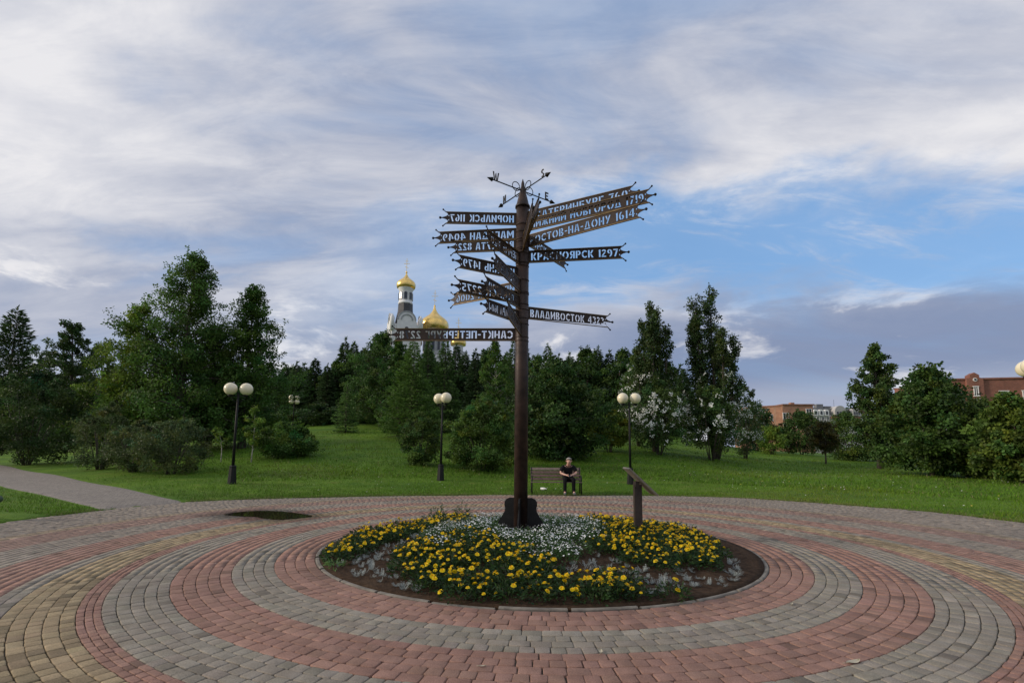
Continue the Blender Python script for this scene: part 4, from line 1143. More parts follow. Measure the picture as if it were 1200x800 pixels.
def shrub(g, H, R, n=60, leaf=(.11, .065), col=(.045, .080, .024), n_per=80, cr=(.22, .42), stems=9, low=.02, round_=.8):
    mb = MB(); C, Rr = [], []
    for i in range(stems):
        a = 2 * PI * i / stems + g.normal(0, .3); l = R * g.uniform(.4, .8)
        mb.tube([(.1 * math.cos(a), .1 * math.sin(a), -.15), (.5 * l * math.cos(a), .5 * l * math.sin(a), H * .4), (l * math.cos(a), l * math.sin(a), H * g.uniform(.6, .9))], [.03, .02, .006], 5)
    for i in range(n):
        v = g.normal(0, 1, 3); v /= np.linalg.norm(v); v *= g.uniform(.45, 1.0) ** .5
        zz = low + (H - low) * (.5 + .5 * v[2]); t = zz / H
        rr = R * (1.12 - .35 * t) if t < .5 else R * round_ * 1.17
        C.append((v[0] * rr * g.uniform(.85, 1.12), v[1] * rr * g.uniform(.85, 1.12), zz)); Rr.append(g.uniform(*cr))
    for i in range(int(n * .2)):                                  # shoots above the outline
        a = g.uniform(0, 6.28); r = R * g.uniform(0, .85); C.append((r * math.cos(a), r * math.sin(a), H * (1.03 - .35 * (r / R) ** 2) * g.uniform(.95, 1.08))); Rr.append(cr[0] * g.uniform(.5, .8))
    V, Q, K = leaves_at(g, np.array(C), np.array(Rr), n_per, leaf[0], leaf[1], col)
    return mb, V, Q, K
def blossoms(g, V, n, s, zlo, zhi, sel=None):
    """white flower clusters sitting on the outer leaves"""
    c = V[::4]; H = c[:, 2].max(); r = np.hypot(c[:, 0], c[:, 1])
    k = (c[:, 2] > zlo * H) & (c[:, 2] < zhi * H)
    rm = np.quantile(r[k], .62); k &= r > rm * g.uniform(.8, 1.2, len(c))
    c = c[k]; c = c[g.permutation(len(c))[:n]]; m = len(c)
    out = []
    per_ = 7; off = g.normal(0, 1, (m, per_, 3)) * s * .55
    o = c * np.array((1, 1, 0)); o /= np.linalg.norm(o, axis=1, keepdims=True) + 1e-6
    P = (c[:, None] + off + o[:, None] * .10).reshape(-1, 3); nr = (np.repeat(o, per_, 0) + unit(m * per_, g, .5) * .6)
    a = np.cross(nr, unit(m * per_, g)); V2, Q2 = leaf_quads(P, a, nr, np.full(m * per_, s * .95), np.full(m * per_, s * .8))
    return V2, Q2, np.repeat(np.clip(np.array((.66, .68, .64)) * g.normal(1, .08, (m * per_, 1)), 0, .85), 4, 0)
def plant(name, label, cat, x, y, made, bark='bark', group=None, flowers=None, seed=0, stem_name='trunk'):
    mb, V, Q, K = made
    t = thing(name, label, cat, (x, y, gz(x, y)), 0.0, group)
    mb.build(stem_name, bark, t)
    mesh_obj('crown' if stem_name == 'trunk' else 'foliage', np_mesh('crown', V, Q, K, 'leaf'), t)
    if flowers:
        b = mesh_obj('blossom', np_mesh('blossom', *blossoms(np.random.default_rng(seed + 900), V, *flowers), 'petal'), t); b['kind'] = 'stuff'
    return t
def spot(px, Y, top):
    """ground position under image column px at distance Y, and the height up to image row top"""
    p = at(px, 500, Y); x = float(p[0]); z = gz(x, Y)
    q = at(px, top, Y)
    return x, Y, float(q[2]) - z
def W(px_w, Y): return px_w / F_PX * Y
GR = np.random.default_rng
conic = lambda t: (1 - t) ** .95 * (1 if t > .12 else .6 + .4 * t / .12) + .06
cone_egg = lambda t: (1 - t) ** .72 * min(1, .55 + 2.2 * t) + .05
egg = lambda t: math.sin(PI * min(1, max(0, t * .93 + .05)) ** .62) ** .75

def T(kind, name, label, cat, px, Y, top, hw, seed, **k):
    x, y, H = spot(px, Y, top); R = W(hw, Y); g = GR(seed)
    ex = {q: k.pop(q) for q in ('bark', 'group', 'flowers', 'stem_name') if q in k}
    f = dict(broad=broad, poplar=poplar, spruce=spruce, shrub=shrub)[kind]
    if kind == 'shrub': ex.setdefault('stem_name', 'stems')
    return plant(name, label, cat, x, y, f(g, H, R, **k), seed=seed, **ex)

DARK, MID, LIGHT, OLIVE, GREYG = (.026, .046, .019), (.040, .075, .020), (.074, .114, .024), (.085, .100, .028), (.046, .062, .034)
# --- big group on the left
T('broad', 'birch_tree', 'tallest pointed birch of the left tree group with feathery dark crown', 'tree', 207, 33, 292, 88, 1, limbs=120, prof=conic, base=.10, rise=.25, leaf=(.15, .10), col=MID, n_per=88, cr=(.36, .66))
T('broad', 'broadleaf_tree', 'bushy light green tree at the left side of the tall birch', 'tree', 152, 32, 358, 54, 2, limbs=64, prof=cone_egg, base=.08, leaf=(.15, .10), col=LIGHT, n_per=80, cr=(.36, .62))
T('broad', 'broadleaf_tree', 'full dark tree right of the tall birch behind the left lamp', 'tree', 284, 35, 340, 49, 3, limbs=74, prof=cone_egg, base=.08, leaf=(.16, .10), col=MID, n_per=90, cr=(.38, .66))
T('broad', 'broadleaf_tree', 'dense dark tree filling the gap between birch and right hand tree', 'tree', 246, 36, 384, 60, 4, limbs=64, prof=cone_egg, base=.05, leaf=(.16, .10), col=DARK, n_per=90, cr=(.40, .66))
T('broad', 'broadleaf_tree', 'slim dark tree with rounded top standing apart at the left', 'tree', 80, 46, 376, 31, 5, limbs=48, prof=egg, base=.12, leaf=(.20, .13), col=DARK, n_per=70, cr=(.34, .55))
T('spruce', 'pine_tree', 'dark pine cut by the left edge of the picture', 'tree', 3, 50, 362, 38, 6, col=(.024, .042, .022), pine=True, dens=1.3, spray=(.42, .13), open_=.12)
T('spruce', 'spruce_tree', 'low dark spruce between the pine and the slim tree', 'tree', 44, 62, 408, 28, 7, col=(.022, .042, .022), dens=1.0, spray=(.5, .15))
T('broad', 'broadleaf_tree', 'small dark tree behind the bushes left of the bushy light tree', 'tree', 118, 58, 402, 30, 8, limbs=30, prof=egg, leaf=(.24, .15), col=DARK, n_per=60, cr=(.4, .6))
T('shrub', 'lilac_bush', 'large dark rounded bush at the far left by the side path', 'bush', 36, 29, 446, 50, 9, n=120, col=DARK, n_per=150, cr=(.36, .62), leaf=(.13, .08))
T('shrub', 'shrub', 'small upright shrub between the dark rounded bush and the low grey-green ones', 'bush', 122, 25, 480, 27, 10, n=70, col=GREYG, n_per=90, leaf=(.11, .06))
T('shrub', 'shrub', 'low spreading grey-green shrub nearest the path below the birch', 'bush', 205, 22.5, 496, 40, 11, n=100, col=GREYG, n_per=100, leaf=(.10, .055))
T('shrub', 'shrub', 'low grey-green shrub just left of the nearest spreading one', 'bush', 160, 23.5, 500, 28, 12, n=70, col=GREYG, n_per=90, leaf=(.10, .055))
T('shrub', 'shrub', 'round green bush right of the left lamp under the far four-globe lamp', 'bush', 336, 29, 501, 34, 13, n=90, col=(.044, .082, .022), n_per=120, leaf=(.13, .08), cr=(.28, .5))
T('broad', 'sapling', 'thin pale-stemmed sapling right of the left lamp post', 'sapling', 297, 27, 476, 12, 14, limbs=14, base=.3, leaf=(.10, .06), col=LIGHT, n_per=26, cr=(.16, .28), trunk_r=.035, bark='bark_pale')
T('broad', 'sapling', 'bare-stemmed leaning sapling just left of the left lamp post', 'sapling', 262, 27, 500, 9, 15, limbs=9, base=.5, leaf=(.09, .05), col=LIGHT, n_per=14, cr=(.14, .22), trunk_r=.03, bark='bark_pale', lean=-.12)
# --- slope in the middle
T('spruce', 'spruce_tree', 'small pale green young spruce alone on top of the grass slope', 'tree', 405, 46, 447, 17, 16, col=(.060, .105, .042), dens=2.0, spray=(.24, .08))
T('spruce', 'larch_tree', 'feathery light green larch on the slope left of the middle lamp', 'tree', 482, 42, 398, 40, 17, col=(.050, .090, .026), dens=2.0, spray=(.28, .09), droop=.25)
T('broad', 'birch_tree', 'leafy birch behind the larch below the church bell tower', 'tree', 446, 54, 390, 40, 18, limbs=56, prof=egg, leaf=(.20, .13), col=(.034, .066, .020), n_per=74, cr=(.4, .66), base=.05)
T('spruce', 'spruce_tree', 'narrow green spruce beneath the small gilded dome of the church', 'tree', 520, 50, 396, 26, 19, col=(.040, .074, .026), dens=1.7, spray=(.32, .10))
T('broad', 'birch_tree', 'birch with visible pale trunk close to the signpost on its left', 'tree', 580, 46, 397, 28, 20, limbs=48, prof=conic, leaf=(.18, .11), col=MID, n_per=50, cr=(.30, .5), bark='bark_pale', base=.18)
T('spruce', 'spruce_tree', 'soft green spruce partly hidden behind the signpost pole', 'tree', 602, 52, 398, 24, 21, col=(.038, .070, .026), dens=1.5, spray=(.34, .11))
T('spruce', 'spruce_tree', 'pointed dark spruce just right of the signpost pole', 'tree', 642, 54, 404, 24, 22, col=(.028, .052, .024), dens=1.5, spray=(.34, .11))
T('shrub', 'shrub', 'dark round bush left of the middle lamp post', 'bush', 493, 27, 490, 23, 23, n=70, col=(.040, .066, .022), n_per=110, leaf=(.12, .075))
T('shrub', 'shrub', 'large round bush right of the middle lamp with glossy leaves', 'bush', 565, 26, 477, 40, 24, n=130, col=(.044, .076, .022), n_per=130, leaf=(.13, .08), cr=(.28, .48))
T('broad', 'maple_tree', 'broad dark maple behind the bench and the seated person', 'tree', 652, 31, 424, 54, 25, limbs=60, base=.04, prof=egg, rise=.3, leaf=(.19, .14), col=(.026, .050, .017), n_per=90, cr=(.42, .68))
T('shrub', 'maple_shrub', 'yellowish maple shrub between the dark maple and the white-flowering bushes', 'bush', 714, 35, 487, 22, 26, n=60, col=(.080, .098, .022), n_per=90, leaf=(.17, .13), cr=(.3, .5), low=.5)
T('broad', 'birch_tree', 'rounded leafy birch hiding the foot of the church bell tower', 'tree', 466, 50, 398, 26, 61, limbs=48, prof=cone_egg, leaf=(.19, .12), col=(.036, .070, .020), n_per=70, cr=(.32, .54), base=.05)
T('spruce', 'spruce_tree', 'slender spruce just left of the small gilded dome', 'tree', 500, 53, 396, 22, 62, col=(.034, .064, .025), dens=1.6, spray=(.32, .10))
# --- pair of poplars with flowering bushes at their foot
T('poplar', 'poplar_tree', 'left one of the two tall ragged poplars, with twin tips', 'tree', 768, 37, 354, 26, 27, stems=6, flowers=(110, .12, .14, .5))
T('poplar', 'poplar_tree', 'right and taller one of the two ragged poplars, with wide side limbs', 'tree', 838, 37, 339, 32, 28, stems=8, flowers=(130, .12, .14, .48))
T('shrub', 'elder_bush', 'white-flowering bush around the foot of the left poplar', 'bush', 772, 35, 452, 36, 29, n=110, col=(.036, .062, .024), n_per=80, leaf=(.15, .09), cr=(.34, .56), low=.5, flowers=(300, .12, .10, 1.0))
T('shrub', 'elder_bush', 'tall pale white-flowering bush behind the left poplar beside the lamp globes', 'bush', 748, 40, 418, 19, 30, n=80, col=(.050, .080, .034), n_per=80, leaf=(.17, .10), cr=(.34, .56), flowers=(140, .13, .3, 1.0))
T('shrub', 'elder_bush', 'white-flowering bush between the two poplars and under the taller one', 'bush', 832, 35, 462, 34, 31, n=100, col=(.036, .062, .024), n_per=80, leaf=(.15, .09), cr=(.34, .56), low=.6, flowers=(280, .12, .10, 1.0))
T('shrub', 'elder_bush', 'grey-green flowering bush on the right flank of the taller poplar', 'bush', 872, 40, 456, 18, 32, n=60, col=(.050, .076, .040), n_per=70, leaf=(.17, .10), cr=(.34, .56), flowers=(110, .12, .2, .9))
# --- right side of the lawn
T('broad', 'poplar_tree', 'tall slim poplar on the right lawn left of the round maple', 'tree', 1028, 34, 403, 23, 33, limbs=52, prof=egg, base=.12, rise=.9, leaf=(.17, .12), col=(.036, .062, .024), n_per=64, cr=(.34, .56))
T('broad', 'maple_tree', 'large round dark maple on the right lawn before the red brick house', 'tree', 1088, 28.5, 434, 46, 34, limbs=64, base=.07, prof=egg, rise=.35, leaf=(.19, .14), col=(.034, .062, .020), n_per=84, cr=(.40, .64))
T('broad', 'maple_tree', 'maple with yellowish lower leaves at the right edge', 'tree', 1190, 23.5, 464, 32, 35, limbs=44, base=.10, prof=egg, leaf=(.18, .13), col=(.054, .082, .024), n_per=84, cr=(.34, .56))
T('broad', 'maple_tree', 'lower olive green maple between the round maple and the edge one', 'tree', 1146, 27, 480, 26, 36, limbs=36, base=.08, prof=egg, leaf=(.18, .13), col=(.056, .084, .024), n_per=80, cr=(.34, .56))
T('broad', 'crab_apple_tree', 'small reddish-leaved tree with thin forked trunk on the right lawn', 'tree', 965, 40, 494, 15, 37, limbs=26, base=.32, leaf=(.15, .09), col=(.052, .046, .024), n_per=48, cr=(.26, .44), trunk_r=.07)
T('shrub', 'shrub', 'dark bush at the lawn edge beneath the orange brick house', 'bush', 938, 54, 488, 24, 38, n=90, col=(.030, .056, .020), n_per=90, leaf=(.22, .14), cr=(.5, .8))
T('shrub', 'shrub', 'bright yellow-green bush at the far lawn edge', 'bush', 903, 50, 503, 13, 39, n=50, col=(.080, .120, .026), n_per=80, leaf=(.18, .11), cr=(.34, .56))
T('shrub', 'shrub', 'dark green bushes-like shrub right behind the taller poplar', 'bush', 884, 56, 478, 20, 40, n=80, col=(.030, .054, .022), n_per=90, leaf=(.22, .14), cr=(.5, .8))
T('shrub', 'shrub', 'wide green bush beneath the pale apartment house', 'bush', 997, 46, 488, 27, 41, n=100, col=(.040, .068, .022), n_per=100, leaf=(.18, .11), cr=(.42, .7))
T('shrub', 'shrub', 'low dark shrub in the gap between slim poplar and round maple', 'bush', 1052, 44, 478, 22, 42, n=80, col=(.030, .054, .020), n_per=90, leaf=(.18, .11), cr=(.42, .7))
T('shrub', 'shrub', 'tall dark shrub before the brick house seen above the olive maple', 'bush', 1155, 44, 474, 40, 43, n=110, col=(.034, .058, .020), n_per=90, leaf=(.18, .12), cr=(.45, .75))
# --- the dark wood along the hilltop
g = GR(77)
protos = [spruce(GR(100 + i), 11.0, 2.3 + .25 * (i % 3), col=[(.019, .036, .020), (.024, .043, .022), (.030, .052, .024)][i % 3], dens=1.1, spray=(.55, .17)) for i in range(5)]
pm = [(mb.mesh('trunk', 'bark'), np_mesh('crown', V, Q, K, 'leaf')) for mb, V, Q, K in protos]
bro = [broad(GR(120 + i), 10.0, 2.4, limbs=34, prof=egg, base=.05, leaf=(.28, .19), col=[(.030, .058, .020), (.036, .066, .022)][i % 2], n_per=56, cr=(.45, .72)) for i in range(3)]
bm_ = [(mb.mesh('trunk', 'bark'), np_mesh('crown', V, Q, K, 'leaf')) for mb, V, Q, K in bro]
row = [(330, 434), (343, 430), (354, 436), (366, 426), (379, 432), (391, 424), (401, 403), (411, 406), (424, 414), (436, 402), (462, 414), (476, 424), (500, 412), (532, 410), (544, 418), (557, 416), (568, 412), (592, 418),
       (615, 412), (628, 418), (655, 422), (668, 420), (680, 416), (690, 410), (703, 412), (714, 418), (726, 411), (738, 416), (752, 422), (764, 426), (786, 430), (800, 440)]
def wood_tree(px, Y, top, k, lab, grp, sw=1.0):
    x, y, H = spot(px, Y, top)
    leafy = k % 7 in (2, 5); tm, cm = (bm_[k % 3] if leafy else pm[k % 5])
    t = thing('birch_tree' if leafy else 'spruce_tree', lab, 'tree', (x, y, gz(x, y) - .1), g.uniform(0, 6.28), grp)
    s = H / (10.3 if leafy else 11.0); w = sw * g.uniform(.9, 1.2) * (s + .6) / 1.6
    t.scale = (w, w, s)
    mesh_obj('trunk', tm, t); mesh_obj('crown', cm, t)
for k, (px, top) in enumerate(row):
    wood_tree(px + g.normal(0, 1.5), g.uniform(64, 76), top - 5, k, 'dark tree in the front row of the wood along the hilltop', 'front row of the hilltop wood')
for k in range(44):
    px = 318 + k * 11.3 + g.normal(0, 3)
    wood_tree(px, g.uniform(82, 98), 431 + 6 * math.sin(k * 1.7) + g.normal(0, 4) - (10 if 390 < px < 450 else 0), k + 3, 'dark tree deep in the wood along the hilltop', 'back rows of the hilltop wood', 1.25)
for k in range(16):
    px = -40 + k * 24 + g.normal(0, 4)
    wood_tree(px, g.uniform(70, 90), 436 + g.normal(0, 8), k + 1, 'dark tree behind the left tree group', 'trees behind the left group', 1.3)
# undergrowth that closes the wood below its crowns
for k in range(30):
    px = 318 + k * 16.5 + g.normal(0, 3); Y = g.uniform(56, 63)
    if not hasattr(wood_tree, 'b'): 
        wood_tree.b = [(lambda q: (q[0].mesh('stems', 'bark'), np_mesh('foliage', q[1], q[2], q[3], 'leaf')))(shrub(GR(150 + i), 3.0, 2.0, n=60, col=[(.024, .046, .018), (.034, .062, .022)][i % 2], n_per=70, leaf=(.26, .16), cr=(.5, .8))) for i in range(3)]
    x, y, H = spot(px, Y, 476 + g.normal(0, 6)); 
    if 386 < px < 425: continue
    t = thing('shrub', 'dark shrub in the undergrowth at the foot of the hilltop wood', 'bush', (x, y, gz(x, y) - .1), g.uniform(0, 6.28), 'undergrowth of the hilltop wood'); s = max(.6, H / 3.0); t.scale = (1.1, 1.1, s)
    sm_, fm_ = wood_tree.b[k % 3]; mesh_obj('stems', sm_, t); mesh_obj('foliage', fm_, t)

# ================================================================ CHURCH on the hill behind the wood
CY_ = 118.0
def cp(px, py): return at(px, py, CY_)
cx = float(cp(500, 450)[0]); cz = gz(cx, CY_)
ch_ = thing('church', 'white church with gilded onion domes and a bell tower rising over the wood', 'church', (cx, CY_, cz))
def lx(px): return float(cp(px, 450)[0]) - cx
DEPTH = [CY_]
def lz(py, px=500): return float(at(px, py, DEPTH[0])[2]) - cz      # height seen at image row py, at the depth of the part being built
PXM = CY_ / F_PX
def onion(mb, x, y, pts, n=28): mb.lathe([(max(.001, w * PXM), z) for z, w in pts], n, (x, y, 0))
def cross(name, x, y, z0, z1, parent):
    h = z1 - z0; w = .09; mb = MB()
    mb.ball((x, y, z0), .26, 10)
    mb.box((x, y, z0 + h / 2), (w, w, h)); mb.box((x, y - .004, z0 + h * .62), (h * .40, w * .8, w)); mb.box((x, y - .004, z0 + h * .80), (h * .2, w * .8, w))
    mb.box((x, y - .004, z0 + h * .36), (h * .26, w * .8, w), M=Matrix.Rotation(rad(22), 3, 'Y'))
    return mb.build('cross', 'gold', parent)
def arch_pts(w, z0, z1, n=10):
    r = w / 2; return [(-r, z0), (r, z0)] + [(r * math.cos(t), z1 - r + r * math.sin(t)) for t in np.linspace(0, PI, n)]
def kokoshnik(parent, x, y, w, z0, z1, an, d):
    """arched gable on a tower face: outer grey band, white field, inner arch moulding"""
    mb = MB(); mb.slab_xz(arch_pts(w, z0, z1, 16), -.2, .2); o = mb.build('arched_gable', 'church_white', parent, (x + d * math.sin(an), y - d * math.cos(an), 0), an)
    for k, (f, m_) in enumerate(((.99, 'church_grey'), (.66, 'church_grey'))):
        mb = MB(); r1 = w / 2 * f; r0 = r1 - .28; zc = z1 - w / 2
        A = [(r1 * math.cos(t), zc + r1 * math.sin(t)) for t in np.linspace(0, PI, 17)]; B = [(r0 * math.cos(t), zc + r0 * math.sin(t)) for t in np.linspace(0, PI, 17)]
        for i in range(16): mb.prism([0] * 4, [(p[0], -.30 - .04 * k, p[1]) for p in (A[i], A[i + 1], B[i + 1], B[i])], [(p[0], -.19, p[1]) for p in (A[i], A[i + 1], B[i + 1], B[i])])
        mb.build('arch_moulding', m_, o)
    mb = MB(); mb.slab_xz(arch_pts(w * .20, z0 + (z1 - z0) * .05, z0 + (z1 - z0) * .45, 8), -.26, -.18); mb.build('window', 'glass_dark', o)
# bell tower
tw = thing('bell_tower', None, None, (lx(472), 0, 0)); tw.parent = ch_
H17, H8 = 17.5 * PXM, 8.2 * PXM
mb = MB(); a_ = 2 * H17 / 2 * .98
mb.box((0, 0, lz(384) / 2), (a_ * 1.98, a_ * 1.98, lz(384)), rz=rad(20)); mb.build('shaft', 'church_white', tw)
for k in range(4):
    kokoshnik(tw, 0, 0, H17 * 1.25, lz(402), lz(369), rad(20) + k * PI / 2, a_ + .05)
    mb = MB(); mb.tube([(0, 0, lz(392)), (0, 0, lz(377)), (0, 0, lz(373))], [.55, .55, .05], 8); mb.build('corner_pinnacle', 'church_white', tw, ((a_ * 1.36) * math.sin(rad(65) + k * PI / 2), -(a_ * 1.36) * math.cos(rad(65) + k * PI / 2), 0))
mb = MB(); mb.lathe([(H17 * .80, lz(388)), (H17 * .64, lz(374)), (H17 * .52, lz(365)), (H8 * 1.08, lz(358)), (H8 * 1.08, lz(357))], 8, smooth=False); mb.build('tent_roof', 'church_roof', tw)
mb = MB(); mb.lathe([(H8, lz(360)), (H8, lz(357)), (H8 * 1.06, lz(356.6)), (H8 * 1.06, lz(355.6)), (H8 * .97, lz(355.2)), (H8 * .97, lz(341)), (H8 * 1.12, lz(339.6)), (H8 * 1.12, lz(337.8))], 28); dr = mb.build('drum', 'church_white', tw)
for k in range(8):
    an = rad(12) + k * PI / 4
    mb = MB(); mb.slab_xz(arch_pts(.95, lz(352.5), lz(343.5), 10), -.10, .10); fr = mb.build('window_surround', 'church_grey', dr, (H8 * .97 * math.sin(an), -H8 * .97 * math.cos(an), 0), an)
    mb = MB(); mb.slab_xz(arch_pts(.62, lz(352), lz(344.3), 10), -.14, -.06); mb.build('window', 'glass_dark', fr)
def dome(parent, y, top, wide, bot, hw, nb):
    h = lz(top) - lz(bot); z0 = lz(bot); mb = MB()
    prof = [(z0, nb), (z0 + .02 * h, hw * .92), (z0 + .08 * h, hw * .975), (z0 + .17 * h, hw), (z0 + .27 * h, hw * .985), (z0 + .36 * h, hw * .91), (z0 + .44 * h, hw * .78), (z0 + .52 * h, hw * .59), (z0 + .60 * h, hw * .40), (z0 + .69 * h, hw * .24), (z0 + .80 * h, hw * .125), (z0 + .91 * h, hw * .06), (z0 + h, hw * .05)]
    onion(mb, 0, 0, prof, 32); d = mb.build('dome', 'gold', parent)
    return d
dm = dome(tw, 0, 319, 331, 338.5, 11.4, 8.6)
cross('cross', 0, 0, lz(319.3), lz(303), dm)
# main church under the great dome
DEPTH[0] = CY_ + 6
mn = thing('main_body', None, None, (float(at(507, 450, CY_ + 6)[0]) - cx, 6, 0)); mn.parent = ch_
hw = 15 * PXM
mb = MB(); mb.lathe([(hw * .86, lz(470)), (hw * .86, lz(390)), (hw * .98, lz(388.5)), (hw * .98, lz(386))], 32); dr = mb.build('drum', 'church_white', mn)
for k in range(12):
    an = rad(6) + k * PI / 6
    mb = MB(); mb.slab_xz(arch_pts(1.2, lz(412), lz(393), 10), -.10, .10); fr = mb.build('window_surround', 'church_grey', dr, (hw * .86 * math.sin(an), -hw * .86 * math.cos(an), 0), an)
    mb = MB(); mb.slab_xz(arch_pts(.7, lz(411.5), lz(394.4), 10), -.14, -.06); mb.build('window', 'glass_dark', fr)
dm = dome(mn, 0, 357.5, 383, 387.5, 18.2, 15)
cross('cross', 0, 0, lz(358.5), lz(340), dm)
mb = MB(); mb.box((0, 0, lz(436) / 2), (11.5, 11.5, lz(436)), rz=rad(20)); mb.build('nave', 'church_white', mn)
for k in range(4): kokoshnik(mn, 0, 0, 6.6, lz(446), lz(418), rad(20) + k * PI / 2, 5.85)
mb = MB(); mb.lathe([(8.0, lz(440)), (hw * .9, lz(418))], 4, smooth=False); o = mb.build('roof', 'church_roof', mn); o.rotation_euler = (0, 0, rad(65))
# small corner cupolas
for px, yy in ((536, -1.5), (484, 3.0)):
    DEPTH[0] = CY_ + yy
    cu_ = thing('corner_cupola', None, None, (float(at(px, 450, CY_ + yy)[0]) - cx, yy, 0)); cu_.parent = ch_
    r = 5.8 * PXM; mb = MB(); mb.lathe([(r, lz(450)), (r, lz(406)), (r * 1.12, lz(405)), (r * 1.12, lz(403.5))], 20); mb.build('drum', 'church_white', cu_)
    dm = dome(cu_, 0, 388, 398, 405, 9.4, 6); cross('cross', 0, 0, lz(388.5), lz(372), dm)
    mb = MB(); mb.box((0, 0, lz(428) / 2), (3.6, 3.6, lz(428)), rz=rad(20)); mb.build('corner_block', 'church_white', cu_)
    if px == 536:
        for k in range(4): kokoshnik(cu_, 0, 0, 3.1, lz(440), lz(412), rad(20) + k * PI / 2, 1.9)
        for f in (7.0, 10.5):
            mb = MB(); mb.lathe([(.75, lz(470)), (.75, lz(428 + f)), (.05, lz(422 + f))], 10); mb.build('pinnacle', 'church_white', cu_, (f * .24, -.5, 0))

# ================================================================ HOUSES behind the trees on the right
def window_block(parent, x, z, w, h, y=-.0, frame='frame_white'):
    """one framed window with two panes, proud of the facade at y"""
    f = MB()
    for s in (-1, 1): f.box((x + s * (w / 2 + .06), y - .05, z), (.12, .16, h))
    f.box((x, y - .05, z + h / 2 + .07), (w + .44, .18, .14)); f.box((x, y - .07, z - h / 2 - .07), (w + .44, .24, .14)); f.box((x, y - .04, z), (.09, .12, h))
    o = f.build('window', frame, parent)
    p = MB(); p.box((x, y - .012, z), (w, .04, h)); p.build('pane', 'glass_dark', o)
    return o
# red brick house at the right edge
Yb = 92.0
q0 = at(1122, 500, Yb + 6); q1 = at(1165, 500, Yb)
ang = math.atan2(-14, 60)
zb_ = gz(q1[0], Yb) - .5
def rz_(py, Y): return float(at(1165, py, Y)[2]) - zb_
hb = thing('brick_house', 'tall red brick house with a stepped gable behind the maples at the right edge', 'house', (float(q1[0]), Yb, zb_), ang)
Htop = rz_(443.5, Yb)
mb = MB(); mb.box((14, 7.5, Htop / 2), (46, 14, Htop)); mb.build('wall', 'brick_red', hb)
gx = -2.3
mb = MB(); mb.slab_xz([(gx - 1.35, 0), (gx + 1.35, 0), (gx + 1.35, Htop + .1), (gx + .75, Htop + .25), (gx + .75, Htop + .75), (gx, Htop + 1.25), (gx - .75, Htop + .75), (gx - .75, Htop + .25), (gx - 1.35, Htop + .1)], .0, 1.5)
gb = mb.build('gabled_bay', 'brick_red', hb)
mb = MB(); mb.tube([(gx, -.10, Htop - .15), (gx, .06, Htop - .15)], .34, 16); rw = mb.build('round_window', 'frame_white', gb)
mb = MB(); mb.tube([(gx, -.13, Htop - .15), (gx, .0, Htop - .15)], .22, 16); mb.build('pane', 'glass_dark', rw)
for zz in (rz_(458, Yb), rz_(472.5, Yb), rz_(487, Yb)): window_block(gb, gx, zz, .55, 1.7, .0)
mb = MB(); mb.box((14, .42, Htop + .06), (46.3, .30, .30)); mb.box((14, 14.5, Htop + .06), (46.3, .3, .3)); mb.build('cornice', 'brick_red', hb)
for xx in (-7.5, 2.4, 6.0, 12.0, 16.0, 20.0, 25.0, 30):
    for zz in (Htop - 3.1, Htop - 6.2, Htop - 9.3): window_block(hb, xx, zz, 1.2, 1.35, .5)
mb = MB(); mb.box((10.5, -.3, Htop / 2 + .35), (4.6, 1.8, Htop + .7)); pb = mb.build('projecting_bay', 'brick_red', hb)
for zz in (Htop - 3.1, Htop - 6.2): window_block(pb, 10.5, zz, 1.5, 1.5, -1.2)
# lower orange brick house
Yo = 150.0; zo = gz(float(at(925, 500, Yo)[0]), Yo) - .5
ho = thing('brick_house', 'orange brick house with flat dark roof behind the far bushes', 'house', (float(at(918, 500, Yo)[0]), Yo, zo))
Ho = float(at(918, 475.5, Yo)[2]) - zo; m_px = Yo / F_PX
mb = MB(); mb.slab_xy([(-26 * m_px, 7), (0, .6), (0, 12), (-26 * m_px, 18)], 0, Ho); mb.build('left_wing', 'brick_orange', ho)
mb = MB(); mb.slab_xy([(.02, 0), (35 * m_px, -.5), (35 * m_px, 13), (.02, 13)], 0, Ho + .25); mb.build('wall', 'brick_orange', ho)
mb = MB(); mb.slab_xy([(-26 * m_px - .2, 6.8), (-.1, .35), (-.1, 12.2), (-26 * m_px - .2, 18)], Ho + .004, Ho + .35); mb.slab_xy([(-.05, -.3), (35 * m_px + .3, -.8), (35 * m_px + .3, 13.3), (-.05, 13.3)], Ho + .254, Ho + .60); mb.build('roof_edge', 'roof_rust', ho)
for px, py, yy in ((948, 483, -.45), (921.5, 487.5, -.02), (936, 497, -.25), (948, 497, -.45), (921.5, 500, -.02)):
    window_block(ho, (px - 918) * m_px, float(at(px, py, Yo)[2]) - zo, 1.6, 1.9, yy)
for px in (900, 911): 
    xw = (px - 918) * m_px; window_block(ho, xw, float(at(px, 488.5, Yo)[2]) - zo, 1.5, 1.8, .58 - xw * (6.4 / (26 * m_px)))
mb = MB(); mb.box((22 * m_px * 1.0, 5, Ho + .9), (1.2, 1.2, 1.3)); mb.build('chimney', 'brick_orange', ho)
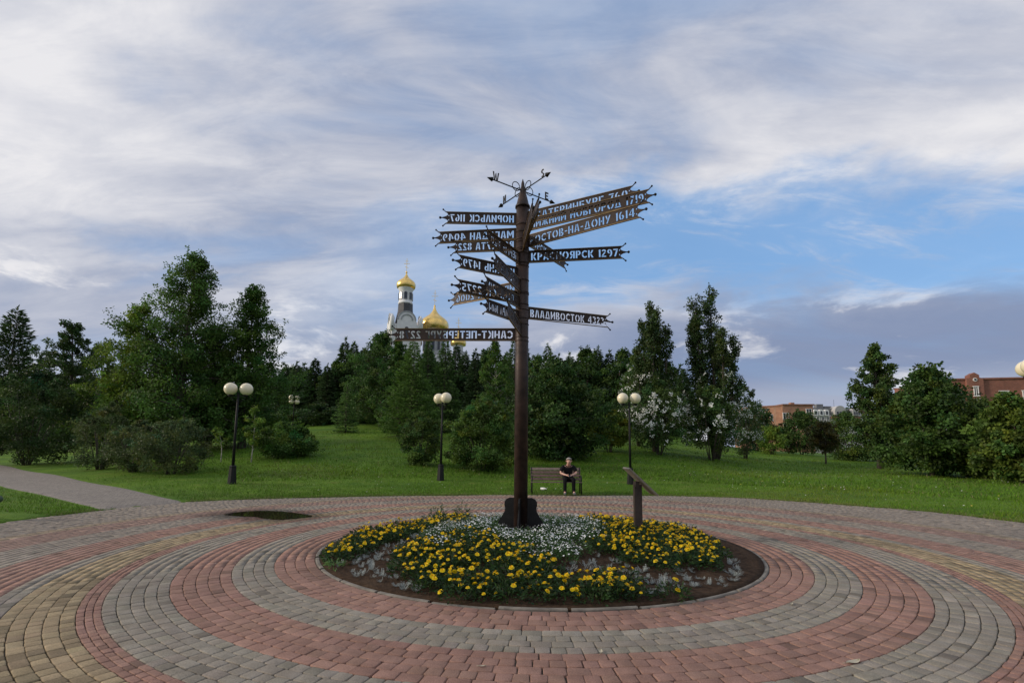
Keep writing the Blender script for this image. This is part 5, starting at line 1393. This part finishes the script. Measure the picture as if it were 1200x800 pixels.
# pale apartment house
Yp = 185.0; zp = gz(float(at(985, 500, Yp)[0]), Yp) - .5; m_px = Yp / F_PX
hp2 = thing('apartment_house', 'pale apartment house with grey mansard roof and white dormers in the distance', 'house', (float(at(985, 500, Yp)[0]), Yp, zp))
Hp = float(at(985, 486, Yp)[2]) - zp; Ht = float(at(985, 477.5, Yp)[2]) - zp
mb = MB(); mb.box((0, 8, Hp / 2), (68 * m_px, 14, Hp)); mb.build('wall', 'render_pale', hp2)
mb = MB(); mb.slab_xz([(-34 * m_px, Hp + .004), (34 * m_px, Hp + .004), (33 * m_px, Ht), (-33 * m_px, Ht)], 1.6, 14.4); mb.build('mansard_roof', 'roof_grey', hp2)
mb = MB(); mb.box((2.5, .6, Hp - .9), (34 * m_px, .7, .7)); mb.build('awning', 'roof_rust', hp2)
for k, px in enumerate((958, 964.5, 971)):
    mb = MB(); mb.slab_xz(arch_pts(5 * m_px, Hp - .3, Hp + 2.1, 8), .4, 3.0); d = mb.build('dormer', 'frame_white', hp2, ((px - 985) * m_px, 0, 0))
    mb = MB(); mb.slab_xz(arch_pts(2.4 * m_px, Hp + .1, Hp + 1.5, 8), .33, .5); mb.build('pane', 'glass_dark', d)
for px, w in ((985, 13), (1004, 10)):
    mb = MB(); mb.slab_xz(arch_pts(w * m_px, Hp - .2, Ht + .7, 14) if w > 11 else arch_pts(w * m_px, Hp - .2, Ht + .0, 14), -.6, 3.2); d = mb.build('arched_bay', 'render_pale', hp2, ((px - 985) * m_px, 0, 0))
    for s in (-1, 0, 1): mb = MB(); mb.box((s * w * .26 * m_px, -.63, Hp + .65), (w * .16 * m_px, .1, 1.1)); mb.build('window', 'glass_dark', d)
for px in range(955, 1016, 6):
    for py in (490.5, 497.5): window_block(hp2, (px - 985) * m_px, float(at(985, py, Yp)[2]) - zp, .9, 1.4, 1.0)
for px, hh in ((978, 2.2), (988, 1.4), (996, 1.2)): mb = MB(); mb.box(((px - 985) * m_px, 9, Ht + hh / 2 - .1), (2.6, 2, hh)); mb.build('roof_vent', 'roof_grey', hp2)
mb = MB(); mb.tube([(4.0, 9, Ht - .1), (4.0, 9, Ht + 4.0)], .05, 6); mb.build('aerial', 'iron_black', hp2)
